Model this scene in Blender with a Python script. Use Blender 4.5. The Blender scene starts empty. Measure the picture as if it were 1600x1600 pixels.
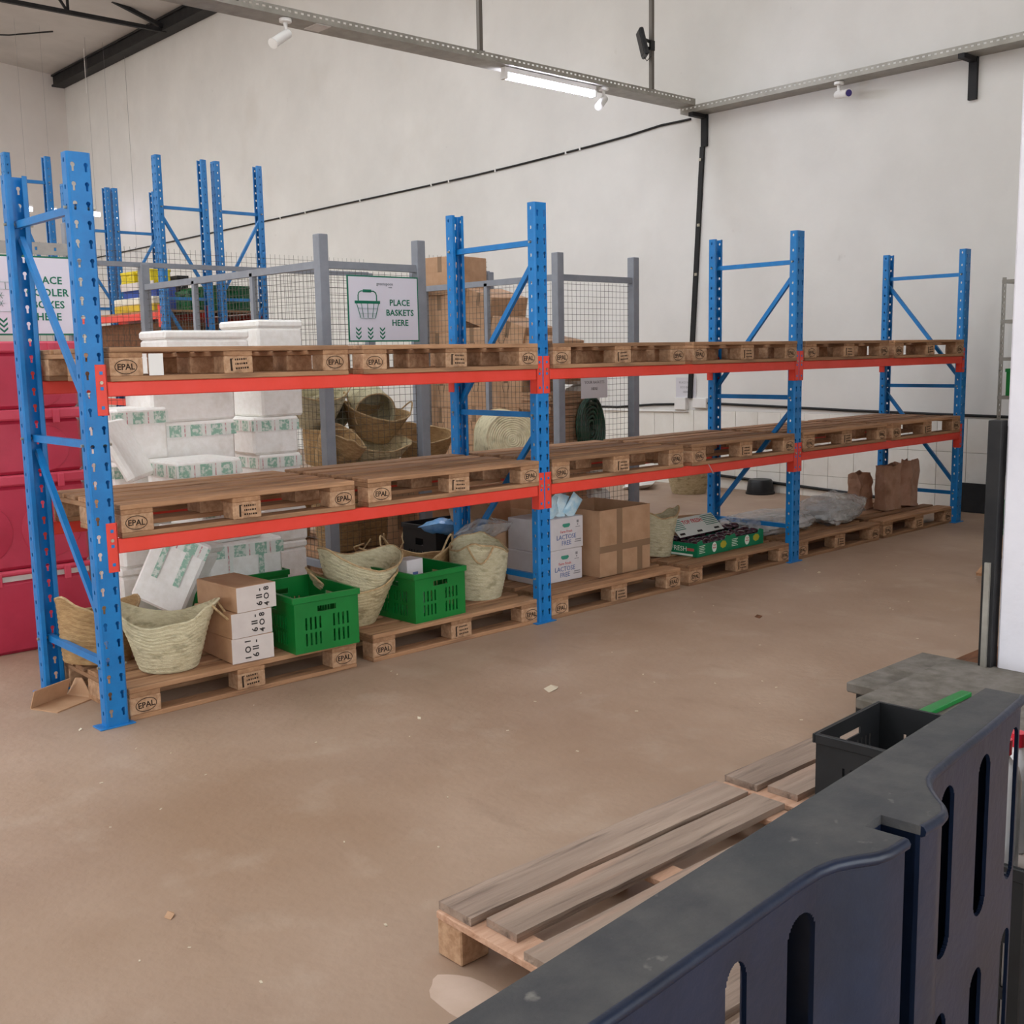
import bpy, math, random
from math import sin, cos, pi, radians
from mathutils import Vector, Matrix, Quaternion, noise
from mathutils.geometry import tessellate_polygon

random.seed(7)
S = bpy.context.scene
COL = S.collection

# ------------------------------------------------------------------ camera, world, exposure
cam_d = bpy.data.cameras.new('camera'); cam = bpy.data.objects.new('camera', cam_d); COL.objects.link(cam)
cam_d.sensor_width = 36; cam_d.lens = 36 * 1732.35 / 1600; cam_d.clip_start = .05; cam_d.clip_end = 200
_r = Vector((0.73746604, -0.67514228, -0.01807605)); _u = Vector((0.10792939, 0.09138797, 0.98994923)); _f = Vector((0.66670465, 0.73200488, -0.14026322))
mw = Matrix.Identity(4)
for i in range(3):
    mw[i][0] = _r[i]; mw[i][1] = _u[i]; mw[i][2] = -_f[i]
mw[0][3], mw[1][3], mw[2][3] = -1.85619, -4.60959, 1.57126
cam.matrix_world = mw
S.camera = cam
S.view_settings.view_transform = 'Standard'; S.view_settings.look = 'None'
S.view_settings.gamma = 1; S.view_settings.use_curve_mapping = False
S.view_settings.exposure = 1.25
W = bpy.data.worlds.new('world'); S.world = W; W.use_nodes = True
bg = W.node_tree.nodes['Background']; bg.inputs[0].default_value = (0.93, 0.965, 1.0, 1); bg.inputs[1].default_value = 1.55
S.cycles.max_bounces = 10; S.cycles.diffuse_bounces = 6; S.cycles.transparent_max_bounces = 12
S.cycles.use_denoising = True; S.cycles.sample_clamp_indirect = 6

# ------------------------------------------------------------------ materials
def lin(c):
    if isinstance(c, str): c = tuple(int(c[i:i + 2], 16) / 255 for i in (0, 2, 4))
    return tuple(x / 12.92 if x <= .04045 else ((x + .055) / 1.055) ** 2.4 for x in c) + (1,)
MATS = {}
def M(name, c1, c2=None, scale=6, rough=.6, bump=0, bscale=None, metal=0, stretch=(1, 1, 1), rnd=0, lo=.35, hi=.65, alpha=1, emit=0, spec=.35, detail=5, coat=0, bdist=.01):
    m = bpy.data.materials.new(name); m.use_nodes = True; MATS[name] = m
    nt = m.node_tree; N = nt.nodes; L = nt.links; P = N['Principled BSDF']
    P.inputs['Roughness'].default_value = rough; P.inputs['Metallic'].default_value = metal
    P.inputs['Specular IOR Level'].default_value = spec; P.inputs['Coat Weight'].default_value = coat
    P.inputs['Base Color'].default_value = lin(c1); P.inputs['Alpha'].default_value = alpha
    if emit:
        P.inputs['Emission Color'].default_value = lin(c1); P.inputs['Emission Strength'].default_value = emit
    if c2 or bump or rnd:
        tc = N.new('ShaderNodeTexCoord'); mp = N.new('ShaderNodeMapping'); oi = N.new('ShaderNodeObjectInfo')
        mul = N.new('ShaderNodeMath'); mul.operation = 'MULTIPLY'; mul.inputs[1].default_value = 37
        L.new(oi.outputs['Random'], mul.inputs[0]); L.new(mul.outputs[0], mp.inputs['Location'])
        mp.inputs['Scale'].default_value = stretch; L.new(tc.outputs['Object'], mp.inputs['Vector'])
        nz = N.new('ShaderNodeTexNoise'); nz.inputs['Scale'].default_value = scale; nz.inputs['Detail'].default_value = detail
        nz.inputs['Roughness'].default_value = .6
        L.new(mp.outputs[0], nz.inputs['Vector'])
        out = None
        if c2:
            cr = N.new('ShaderNodeValToRGB'); cr.color_ramp.elements[0].position = lo; cr.color_ramp.elements[1].position = hi
            cr.color_ramp.elements[0].color = lin(c1); cr.color_ramp.elements[1].color = lin(c2)
            L.new(nz.outputs['Fac'], cr.inputs['Fac']); out = cr.outputs['Color']
        if rnd:
            hs = N.new('ShaderNodeHueSaturation'); mr = N.new('ShaderNodeMapRange')
            mr.inputs['To Min'].default_value = 1 - rnd; mr.inputs['To Max'].default_value = 1 + rnd
            L.new(oi.outputs['Random'], mr.inputs['Value']); L.new(mr.outputs[0], hs.inputs['Value'])
            if out: L.new(out, hs.inputs['Color'])
            else: hs.inputs['Color'].default_value = lin(c1)
            out = hs.outputs['Color']
        if out: L.new(out, P.inputs['Base Color'])
        if bump:
            b = N.new('ShaderNodeBump'); b.inputs['Strength'].default_value = bump; b.inputs['Distance'].default_value = bdist
            n2 = nz
            if bscale:
                n2 = N.new('ShaderNodeTexNoise'); n2.inputs['Scale'].default_value = bscale; n2.inputs['Detail'].default_value = 6
                L.new(mp.outputs[0], n2.inputs['Vector'])
            L.new(n2.outputs['Fac'], b.inputs['Height']); L.new(b.outputs[0], P.inputs['Normal'])
    return m

def layer(m, c, scale, lo, hi, amount=1, stretch=(1, 1, 1), detail=6):
    """a second blotchy colour over the material's base colour (stains, dirt, wear)"""
    nt = m.node_tree; N = nt.nodes; L = nt.links; P = N['Principled BSDF']
    tc = N.new('ShaderNodeTexCoord'); mp = N.new('ShaderNodeMapping'); mp.inputs['Scale'].default_value = stretch
    mp.inputs['Location'].default_value = (scale * 1.7, 3.1, scale)
    nz = N.new('ShaderNodeTexNoise'); nz.inputs['Scale'].default_value = scale; nz.inputs['Detail'].default_value = detail
    L.new(tc.outputs['Object'], mp.inputs[0]); L.new(mp.outputs[0], nz.inputs['Vector'])
    mr = N.new('ShaderNodeMapRange'); mr.inputs['From Min'].default_value = lo; mr.inputs['From Max'].default_value = hi
    mr.inputs['To Max'].default_value = amount; mr.clamp = True
    L.new(nz.outputs['Fac'], mr.inputs['Value'])
    mx = N.new('ShaderNodeMix'); mx.data_type = 'RGBA'; L.new(mr.outputs[0], mx.inputs['Factor'])
    bc = P.inputs['Base Color']
    if bc.links: L.new(bc.links[0].from_socket, mx.inputs['A'])
    else: mx.inputs['A'].default_value = bc.default_value
    mx.inputs['B'].default_value = lin(c); L.new(mx.outputs['Result'], bc)
    return m

M('floor', '9a806c', 'ad9581', 1.1, .55, .25, 30, spec=.3, lo=.3, hi=.7)
layer(MATS['floor'], '8f7154', .55, .52, .76, .6); layer(MATS['floor'], 'bfae9c', 3.5, .56, .80, .4); layer(MATS['floor'], '86705e', 6, .60, .80, .4, (1, .35, 1), 9); layer(MATS['floor'], '6b5644', 60, .72, .78, .5)
M('wall', 'dad8d3', 'e3e1dc', .8, .8, .12, 25)
layer(MATS['wall'], 'cdc7bd', 1.0, .58, .85, .5); layer(MATS['wall'], 'a8a096', 5, .72, .80, .3)
M('wallfar', 'cfc8c2', 'd8d2cc', .6, .8, .1, 20)
M('tile', 'e4e0d6', 'eeebe3', 3, .3, rnd=.03)
layer(MATS['tile'], 'b9ab92', 2.2, .58, .75, .55)
M('grout', 'a9a193', rough=.9)
M('roof', 'c6c2bd', 'b9b5b0', 1, .55)
M('steel_dark', '1f1f21', '2b2a2a', 5, .6, spec=.25)
M('galv', '8f8b82', 'a19d94', 9, .45, metal=.35)
M('rod', '6a645d', rough=.5, metal=.4)
M('blue', '0a70b6', '0c7bc2', 14, .38, .08, 60, spec=.5)
layer(MATS['blue'], '0a5a96', 3, .58, .72, .5, (1, 1, .3))
M('blue_bg', '1b6cab', '2578b6', 9, .42, spec=.5)
M('red', 'e2412f', 'e8483a', 7, .4, .05, 40, spec=.45)
layer(MATS['red'], 'b93528', 4, .62, .74, .5, (.4, 1, 1))
M('zinc', 'b9b4a6', 'a39a86', 30, .35, metal=.8)
M('wood', '8f694c', 'b58c69', 3.2, .78, .45, 9, stretch=(.7, 9, 9), rnd=.22, lo=.3, hi=.7)
layer(MATS['wood'], '6e5443', 5, .56, .72, .65, (.6, 5, 5)); layer(MATS['wood'], '443225', 2.5, .66, .72, .6, (.5, 14, 14))
M('wood_cross', '8f694c', 'b58c69', 3.2, .78, .45, 9, stretch=(9, .7, 9), rnd=.14, lo=.3, hi=.7)
M('block', 'a88263', 'c29e7e', 40, .85, .5, 55, rnd=.10, lo=.38, hi=.62)
layer(MATS['block'], '6f5442', 14, .58, .7, .5)
M('wood_old', '887568', 'a89484', 2.5, .82, .6, 9, stretch=(.6, 8, 8), rnd=.12, lo=.3, hi=.7)
layer(MATS['wood_old'], '5a4b42', 4, .56, .70, .75, (.5, 7, 7)); layer(MATS['wood_old'], 'c09a84', 3, .60, .75, .5, (.4, 6, 6))
M('wood_split', 'b98f74', 'd0a98f', 6, .8, .5, 30, stretch=(.6, 5, 5))
M('ink', '33241b', rough=.9)
M('straw', 'ab9a76', 'cabb97', 26, .85, .9, 70, stretch=(1, 1, 3), rnd=.08, lo=.3, hi=.7, bdist=.006)
layer(MATS['straw'], '74623f', 14, .54, .70, .65, (1, 1, 2.5))
M('straw_pale', 'c0b592', 'd9d1b2', 26, .85, .9, 70, stretch=(1, 1, 3), rnd=.06, lo=.3, hi=.7, bdist=.006)
layer(MATS['straw_pale'], '8a8060', 14, .54, .70, .65, (1, 1, 2.5))
M('straw_brown', '977650', 'b8986c', 22, .85, .9, 60, stretch=(1, 1, 3), rnd=.10, lo=.3, hi=.7, bdist=.006)
layer(MATS['straw_brown'], '5f4931', 8, .56, .72, .5)
M('cord', 'c9ae86', 'a88c66', 40, .85, .5, 80)
M('carton', 'b08a6a', 'bf9a7a', 7, .75, .1, 50, rnd=.06)
layer(MATS['carton'], '8c6849', 4, .60, .76, .5)
M('carton_white', 'cfc4bf', 'd8cec8', 7, .7, rnd=.03)
M('carton_grey', 'cbc5c6', 'd4cfd0', 7, .7, rnd=.02)
M('tape_brown', '8a6e55', rough=.35)
M('paper_brown', 'b18a72', 'c6a28c', 7, .75, .7, 9, rnd=.06)
layer(MATS['paper_brown'], '84604b', 6, .58, .72, .5)
M('foam', 'eeece6', 'f6f5f1', 30, .7, .15, 120, rnd=.02)
layer(MATS['foam'], 'c9c3b4', 5, .62, .78, .5)
M('plastic_green', '04702c', '057a31', 5, .35, spec=.5)
M('plastic_green_dk', '0a4a26', '0c5a2e', 5, .35, spec=.5)
M('plastic_black', '1a1b1d', '232426', 9, .45)
M('navy_top', '3c3c3e', '4c4b4a', 14, .8, .3, 50); layer(MATS['navy_top'], '34373a', 5, .5, .7, .7); layer(MATS['navy_top'], '8a867f', 22, .66, .76, .7)
M('navy', '0e1728', '141f34', 8, .36, .08, 60, spec=.4); layer(MATS['navy'], '2c3442', 9, .64, .78, .5, (1, 1, .4))
M('slab_grey', '5e5950', '77716a', 12, .85, .3, 45); layer(MATS['slab_grey'], '47433d', 5, .55, .72, .6)
M('red_plastic', 'b8304a', 'c23a54', 4, .42, spec=.45); layer(MATS['red_plastic'], '8c1a2c', 3, .58, .75, .5)
M('red_plastic_rim', 'd24a62', 'c83f57', 4, .42, spec=.45)
M('seal', 'c9c6c2', 'd8d5d0', 9, .6)
M('grey_paint', '83878f', '8c9098', 11, .5, .06, 50)
M('grey_angle', '9a9792', 'aaa7a2', 9, .5, metal=.2)
M('wire', '5e5b52', rough=.45, metal=.5)
M('white_plastic', 'e6e4e0', rough=.45)
M('sign_white', 'dcdae6', rough=.4)
M('sign_green', '0d6f55', rough=.45)
M('sign_grey', '62686e', rough=.6)
M('paper_white', 'cfccd0', rough=.8)
M('yellow', 'd9c21a', 'e2cc2a', 6, .45)
M('blue_box', '2b4694', '34509f', 4, .6)
M('pack_white', 'd9d3c0', 'e6e0cf', 12, .4); M('pack_yellow', 'cfae1c', rough=.4)
M('cable_black', '1b1b1b', rough=.5)
M('tube_on', 'e4e8ff', emit=42)
M('tube_far', 'e8e4ff', emit=9)
M('lens', '3a2a7a', rough=.1, spec=.8)
M('text_blue', '5a6c9e', rough=.7); M('text_green', '3f8f78', rough=.7); M('text_dark', '3b3634', rough=.8); M('text_red', 'c85a5a', rough=.7); M('text_white', 'e8f2ea', rough=.7); M('text_grey', '8b888a', rough=.8)
M('tray_green', '0a7a52', '0c8459', 6, .45); M('tray_white', 'd6dcd8', rough=.5); M('fruit', '2a1722', '4a2c38', 30, .25, spec=.6); M('fruit_yellow', 'b9b236', rough=.5)
M('plasticwrap', 'c9cdcf', 'eceeef', 9, .1, .9, 7, alpha=.42, spec=.9, lo=.4, hi=.6, bdist=.05)
M('silver', 'b4b8bc', 'e6e8ea', 12, .22, .8, 10, metal=.25, bdist=.03)
M('bag_blue', '4d8fd0', '7ab3e6', 8, .25, .7, 9, spec=.6, bdist=.03)
M('milk', 'a8d4ea', 'd8eef6', 9, .25, .3, 12, spec=.6, lo=.42, hi=.58)
M('sack', 'dcdad4', 'e9e7e2', 5, .6, .6, 6, bdist=.04); layer(MATS['sack'], 'c9bfa0', 3, .58, .75, .5)
M('hose', '12382a', '1a4a36', 8, .3, spec=.6)
M('pillar', 'dbd9e0', 'e6e4ea', 2, .75, .5, 9); layer(MATS['pillar'], 'a8a6ad', 7, .66, .76, .6)
M('litter', 'd2c5ae', rough=.8)
M('brown_dark', '5b3a24', '7a5033', 4, .8, .4, 12, stretch=(1, 6, 6))
M('bottle_white', 'eeeef0', rough=.3); M('bottle_red', 'd2283c', rough=.35)
M('painted_sun', 'bea693', 'cbb4a3', 7, .7)  # pale tones for the sunlight painted on the floor

# foam-box packing tape: white strip with a printed green pattern
def tape_mat():
    m = bpy.data.materials.new('foam_tape'); m.use_nodes = True; nt = m.node_tree; N = nt.nodes; L = nt.links; P = N['Principled BSDF']
    tc = N.new('ShaderNodeTexCoord'); sep = N.new('ShaderNodeSeparateXYZ'); L.new(tc.outputs['Object'], sep.inputs[0])
    add = N.new('ShaderNodeMath'); add.operation = 'ADD'; L.new(sep.outputs['X'], add.inputs[0]); L.new(sep.outputs['Y'], add.inputs[1])
    sc = N.new('ShaderNodeMath'); sc.operation = 'MULTIPLY'; sc.inputs[1].default_value = 8; L.new(add.outputs[0], sc.inputs[0])
    fr = N.new('ShaderNodeMath'); fr.operation = 'FRACT'; L.new(sc.outputs[0], fr.inputs[0])
    cr = N.new('ShaderNodeValToRGB'); cr.color_ramp.interpolation = 'CONSTANT'; e = cr.color_ramp.elements
    e[0].position = 0; e[0].color = lin('e4e8e2'); e[1].position = .14; e[1].color = lin('8fb8a3')
    x = e.new(.70); x.color = lin('e4e8e2'); x = e.new(.84); x.color = lin('c98f92'); x = e.new(.90); x.color = lin('e4e8e2')
    L.new(fr.outputs[0], cr.inputs[0])
    nz = N.new('ShaderNodeTexNoise'); nz.inputs['Scale'].default_value = 60; L.new(tc.outputs['Object'], nz.inputs['Vector'])
    mr = N.new('ShaderNodeMapRange'); mr.inputs['From Min'].default_value = .45; mr.inputs['From Max'].default_value = .6; mr.inputs['To Max'].default_value = .85; L.new(nz.outputs['Fac'], mr.inputs[0])
    mx = N.new('ShaderNodeMix'); mx.data_type = 'RGBA'; L.new(mr.outputs[0], mx.inputs['Factor']); L.new(cr.outputs[0], mx.inputs['A']); mx.inputs['B'].default_value = lin('e0e4dc')
    L.new(mx.outputs['Result'], P.inputs['Base Color']); P.inputs['Roughness'].default_value = .35
    MATS['foam_tape'] = m
tape_mat()

# ------------------------------------------------------------------ mesh helpers
class MB:
    def __init__(s): s.v = []; s.f = []
    def add(s, v, f, T=None):
        o = len(s.v)
        s.v += [tuple(T @ Vector(p)) if T else tuple(p) for p in v]; s.f += [tuple(o + i for i in q) for q in f]; return s
    def box(s, x0, x1, y0, y1, z0, z1, T=None):
        return s.add([(x0, y0, z0), (x1, y0, z0), (x1, y1, z0), (x0, y1, z0), (x0, y0, z1), (x1, y0, z1), (x1, y1, z1), (x0, y1, z1)],
                     [(0, 3, 2, 1), (4, 5, 6, 7), (0, 1, 5, 4), (1, 2, 6, 5), (2, 3, 7, 6), (3, 0, 4, 7)], T)
    def cbox(s, x0, x1, y0, y1, z0, z1, c=.004, T=None):
        """box with chamfered edges"""
        lo = (x0, y0, z0); hi = (x1, y1, z1); v = []; ix = {}
        for sx in (0, 1):
            for sy in (0, 1):
                for sz in (0, 1):
                    sg = (sx, sy, sz)
                    for a in range(3):
                        p = [0, 0, 0]
                        for k in range(3):
                            e = hi[k] if sg[k] else lo[k]
                            p[k] = e if k == a else (e - c if sg[k] else e + c)
                        ix[(sg, a)] = len(v); v.append(tuple(p))
        f = []
        for a in range(3):
            b, d = (a + 1) % 3, (a + 2) % 3
            for side in (0, 1):
                q = []
                for (i, j) in ((0, 0), (1, 0), (1, 1), (0, 1)):
                    sg = [0, 0, 0]; sg[a] = side; sg[b] = i; sg[d] = j; q.append(ix[(tuple(sg), a)])
                f.append(tuple(q if side else q[::-1]))
        for a in range(3):
            b, d = (a + 1) % 3, (a + 2) % 3
            for i in (0, 1):
                for j in (0, 1):
                    s0 = [0, 0, 0]; s0[b] = i; s0[d] = j; s1 = list(s0); s1[a] = 1
                    q = (ix[(tuple(s0), b)], ix[(tuple(s1), b)], ix[(tuple(s1), d)], ix[(tuple(s0), d)])
                    f.append(q if (i ^ j) else q[::-1])
        for sg in [(i, j, k) for i in (0, 1) for j in (0, 1) for k in (0, 1)]:
            q = (ix[(sg, 0)], ix[(sg, 1)], ix[(sg, 2)]); f.append(q if (sum(sg) % 2) else q[::-1])
        return s.add(v, f, T)
    def tube(s, pts, r, n=8, caps=True, closed=False):
        pts = [Vector(p) for p in pts]; m = len(pts); o = len(s.v); up = Vector((0.123, .2, 1)).normalized()
        rr = r if hasattr(r, '__len__') else [r] * m
        for i, p in enumerate(pts):
            if closed: t = pts[(i + 1) % m] - pts[i - 1]
            else: t = pts[min(i + 1, m - 1)] - pts[max(i - 1, 0)]
            t.normalize()
            a = t.cross(up)
            if a.length < .05: a = t.cross(Vector((1, 0, 0)))
            a.normalize(); b = t.cross(a)
            for k in range(n):
                th = 2 * pi * k / n; q = p + (a * cos(th) + b * sin(th)) * rr[i]; s.v.append(tuple(q))
        for i in range(m if closed else m - 1):
            for k in range(n):
                j = (i + 1) % m
                s.f.append((o + i * n + k, o + i * n + (k + 1) % n, o + j * n + (k + 1) % n, o + j * n + k))
        if caps and not closed:
            s.f.append(tuple(o + k for k in range(n))[::-1]); s.f.append(tuple(o + (m - 1) * n + k for k in range(n)))
        return s
    def bar(s, p, q, w, h, side=None):
        """rectangular bar from p to q; w across, h in the third direction"""
        p, q = Vector(p), Vector(q); t = (q - p).normalized(); sd = Vector(side) if side else Vector((0, 0, 1))
        a = t.cross(sd)
        if a.length < .01: a = t.cross(Vector((1, 0, 0)))
        a.normalize(); b = a.cross(t); L = (q - p).length
        T = Matrix((( *t, 0), (*a, 0), (*b, 0), (0, 0, 0, 1))).transposed(); T.translation = p
        return s.box(0, L, -w / 2, w / 2, -h / 2, h / 2, T)
    def lathe(s, prof, n=32, fn=None, T=None):
        o = len(s.v); v = []; f = []
        for (r, z) in prof:
            for k in range(n):
                th = 2 * pi * k / n; p = (r * cos(th), r * sin(th), z); v.append(fn(p, th) if fn else p)
        for i in range(len(prof) - 1):
            for k in range(n):
                f.append((i * n + k, i * n + (k + 1) % n, (i + 1) * n + (k + 1) % n, (i + 1) * n + k))
        return s.add(v, f, T)
    def disc(s, r, z, n=24, T=None, rx=None):
        rx = rx or r
        v = [(rx * cos(2 * pi * k / n), r * sin(2 * pi * k / n), z) for k in range(n)]
        return s.add(v, [tuple(range(n))], T)
    def plate(s, xs, zs, empty, t, mp=None):
        """plate in the xz plane with rectangular openings; xs, zs breaks, empty(i,j) -> hole; thickness t along +y"""
        mp = mp or (lambda x, y, z: (x, y, z)); nx, nz = len(xs) - 1, len(zs) - 1
        e = [[bool(empty(i, j)) for j in range(nz)] for i in range(nx)]
        o = len(s.v); A = {}
        def vid(i, j, k):
            if (i, j, k) not in A: A[(i, j, k)] = len(s.v); s.v.append(tuple(mp(xs[i], t * k, zs[j])))
            return A[(i, j, k)]
        for i in range(nx):
            for j in range(nz):
                if e[i][j]: continue
                s.f.append((vid(i, j, 0), vid(i + 1, j, 0), vid(i + 1, j + 1, 0), vid(i, j + 1, 0)))
                s.f.append((vid(i, j, 1), vid(i, j + 1, 1), vid(i + 1, j + 1, 1), vid(i + 1, j, 1)))
                if i == 0 or e[i - 1][j]: s.f.append((vid(i, j, 0), vid(i, j + 1, 0), vid(i, j + 1, 1), vid(i, j, 1)))
                if i == nx - 1 or e[i + 1][j]: s.f.append((vid(i + 1, j, 0), vid(i + 1, j, 1), vid(i + 1, j + 1, 1), vid(i + 1, j + 1, 0)))
                if j == 0 or e[i][j - 1]: s.f.append((vid(i, j, 0), vid(i, j, 1), vid(i + 1, j, 1), vid(i + 1, j, 0)))
                if j == nz - 1 or e[i][j + 1]: s.f.append((vid(i, j + 1, 0), vid(i + 1, j + 1, 0), vid(i + 1, j + 1, 1), vid(i, j + 1, 1)))
        return s
    def prism(s, poly, z0, z1, T=None):
        n = len(poly); v = [(x, y, z0) for x, y in poly] + [(x, y, z1) for x, y in poly]
        tris = tessellate_polygon([[Vector((x, y, 0)) for x, y in poly]])
        f = [tuple(t) for t in tris] + [tuple(n + i for i in t[::-1]) for t in tris]
        f += [(i, (i + 1) % n, n + (i + 1) % n, n + i) for i in range(n)]
        return s.add(v, f, T)
    def mesh(s, name, smooth=False):
        me = bpy.data.meshes.new(name); me.from_pydata(s.v, [], s.f); me.validate()
        import bmesh
        b = bmesh.new(); b.from_mesh(me); bmesh.ops.recalc_face_normals(b, faces=b.faces); b.to_mesh(me); b.free()
        if smooth:
            me.polygons.foreach_set('use_smooth', [True] * len(me.polygons)); me.set_sharp_from_angle(angle=radians(50))
        me.update(); return me
    def build(s, name, mat, parent=None, smooth=False, solid=0):
        return obj(name, s.mesh(name, smooth), mat, parent, solid)

def obj(name, me, mat, parent=None, solid=0):
    o = bpy.data.objects.new(name, me); COL.objects.link(o)
    if mat:
        m = MATS[mat]
        if len(me.materials) == 0: me.materials.append(m)
        elif me.materials[0] != m:
            o.material_slots[0].link = 'OBJECT'; o.material_slots[0].material = m
    if parent: o.parent = parent
    if solid:
        sm = o.modifiers.new('solid', 'SOLIDIFY'); sm.thickness = solid; sm.offset = 0
    return o
def tag(o, label, cat, group=None):
    o['label'] = label; o['category'] = cat
    if group: o['group'] = group
    return o
def thing(name, label, cat, loc=(0, 0, 0), rz=0, group=None):
    o = bpy.data.objects.new(name, None); COL.objects.link(o); o.empty_display_size = .05
    o.location = loc; o.rotation_euler = (0, 0, rz); return tag(o, label, cat, group)
def struct(o): o['kind'] = 'structure'; return o
def copy_tree(root, loc, rz, label, group=None):
    r = root.copy(); COL.objects.link(r); r.location = loc; r.rotation_euler = (0, 0, rz); r['label'] = label
    if group: r['group'] = group
    for ch in list(root.children):
        c = ch.copy(); COL.objects.link(c); c.parent = r
        for g in list(ch.children):
            d = g.copy(); COL.objects.link(d); d.parent = c
    return r
TXT = {}
def text_mesh(t, size, bold=.0, align='CENTER', space=1.0):
    k = (t, size, bold, align, space)
    if k in TXT: return TXT[k]
    cu = bpy.data.curves.new('lettering', 'FONT'); cu.body = t; cu.size = size; cu.align_x = align; cu.align_y = 'CENTER'
    cu.extrude = .0006; cu.offset = bold; cu.resolution_u = 2; cu.space_character = space
    to = bpy.data.objects.new('lettering', cu); COL.objects.link(to)
    dg = bpy.context.evaluated_depsgraph_get(); dg.update()
    me = bpy.data.meshes.new_from_object(to.evaluated_get(dg)); bpy.data.objects.remove(to); TXT[k] = me
    return me
def text(name, t, size, mat, parent, loc, rot=(pi / 2, 0, 0), bold=0, align='CENTER', space=1.0):
    """flat lettering; default stands in the xz plane facing -y"""
    o = obj(name, text_mesh(t, size, bold, align, space), mat, parent); o.location = loc; o.rotation_euler = rot; return o
def X3(loc=(0, 0, 0), rot=(0, 0, 0)):
    from mathutils import Euler
    T = Euler(rot).to_matrix().to_4x4(); T.translation = loc; return T

# ================================================================== the setting
XW, YF = 8.55, 21.75
struct(MB().box(-14, XW, -9, YF, -.2, 0).build('floor', 'floor'))
wr = struct(MB().box(XW, XW + .2, -9, YF, 0, 8.2).build('wall_right', 'wall'))
struct(MB().box(-14, XW + .2, YF, YF + .2, 0, 11).build('wall_back', 'wallfar'))
fw = MB()                                            # front wall far behind the camera with a wide doorway, left wall with openings
fw.box(-14, -7, -9.2, -9, 0, 8.6).box(3.5, XW + .2, -9.2, -9, 0, 8.2).box(-7, 3.5, -9.2, -9, 5, 9)
struct(fw.build('wall_front', 'wall'))
lw = MB(); lw.box(-14.2, -14, -9, -4, 0, 9.9).box(-14.2, -14, 6, YF, 0, 9.9).box(-14.2, -14, -4, 6, 5, 9.9)
struct(lw.build('wall_left', 'wall'))
struct(MB().box(3.53, XW, -2.95, -2.75, 0, 8.2).build('shade_wall', 'wall'))  # unseen wall running on from the pillar, added to shade the far right corner
RS = .083
def roofz(x): return 8.03 + (XW - x) * RS
cb = MB()                                            # roof sheets along the slope, unseen open gaps between them, widened to let in light
for (x0, x1, yy) in ((4.0, XW, ((-9, YF),)), (-14, 4.0, ((-9, -2.4), (-.9, 1.2), (2.7, 4.6), (6.4, 7.8), (9.8, 11), (13.2, 14.4), (16.6, 17.8), (20.2, YF)))):
    for (y0, y1) in yy:
        v = [(x0, y0, roofz(x0)), (x1, y0, roofz(x1)), (x1, y1, roofz(x1)), (x0, y1, roofz(x0))]
        cb.add(v + [(a, b, c + .05) for a, b, c in v], [(0, 1, 2, 3), (7, 6, 5, 4), (0, 4, 5, 1), (1, 5, 6, 2), (2, 6, 7, 3), (3, 7, 4, 0)])
struct(cb.build('ceiling', 'roof'))
# tiled dado of the right wall, joints recessed
struct(MB().box(XW - .004, XW, -1.2, 6.3, 0, .89).build('trim_1', 'grout', wr))
tz = ((0, .23), (.23, .56), (.56, .89)); tm = {}
for r, (z0, z1) in enumerate(tz):
    me = MB().cbox(-.008, 0, .002, .298, z0 + .002, z1 - .002, .002).mesh('tile')
    for k in range(25):
        o = obj('tile', me, 'tile', wr); o.location = (XW - .003 - random.random() * .0012, -1.2 + .3 * k, 0)
# eave beam (I-section) along the top of the right wall
e = thing('eave_beam', 'dark steel I-beam running along the top of the right wall', 'beam', (XW, 0, 7.80))
MB().box(-.30, -.02, 2, YF - .02, -.02, .02).build('flange', 'steel_dark', e)
MB().box(-.30, -.02, 2, YF - .02, .2, .235).build('flange', 'steel_dark', e)
MB().box(-.26, -.23, 2, YF - .02, .02, .2).build('web', 'steel_dark', e)
# roof truss
yt = 16.15
t = thing('roof_truss', 'dark steel roof truss spanning away from the eave beam', 'truss', (0, yt, 0))
MB().bar((8.35, 0, 7.80), (-6, 0, 7.80), .07, .08, (0, 1, 0)).build('bottom_chord', 'steel_dark', t)
MB().bar((8.35, 0, 7.86), (-6, 0, 7.86 + 14.35 * .30), .07, .07, (0, 1, 0)).build('top_chord', 'steel_dark', t)
for k in range(5):
    x = 6.5 - 1.7 * k; zt = 7.86 + (8.35 - x) * .30
    MB().bar((x, 0, 7.8), (x, 0, zt), .04, .04, (0, 1, 0)).build('web_member', 'steel_dark', t)
    MB().bar((x, 0, 7.8), (x - .55, 0, 7.86 + (8.35 - x + .55) * .30), .04, .04, (0, 1, 0)).build('web_member', 'steel_dark', t)
tag(MB().tube([(7.0, 18.2, 8.0), (6.4, 18.9, 7.98), (5.0, 20.3, 8.1)], .015, 6).build('sag_cable', 'steel_dark'), 'thin dark cable strung under the roof left of the truss', 'cable')
tag(MB().tube([(8.0, 19.2, 8.05), (8.0, 19.2, 7.15)], .008, 6).build('hanging_string', 'white_plastic'), 'thin white cord hanging from the roof near the far corner', 'string')
tag(MB().tube([(8.47, 18.3, 7.8), (8.47, 18.3, 3.6)], .003, 6).build('hanging_wire', 'text_grey'), 'thin dark wire hanging down the wall from the eave beam', 'wire')

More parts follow.
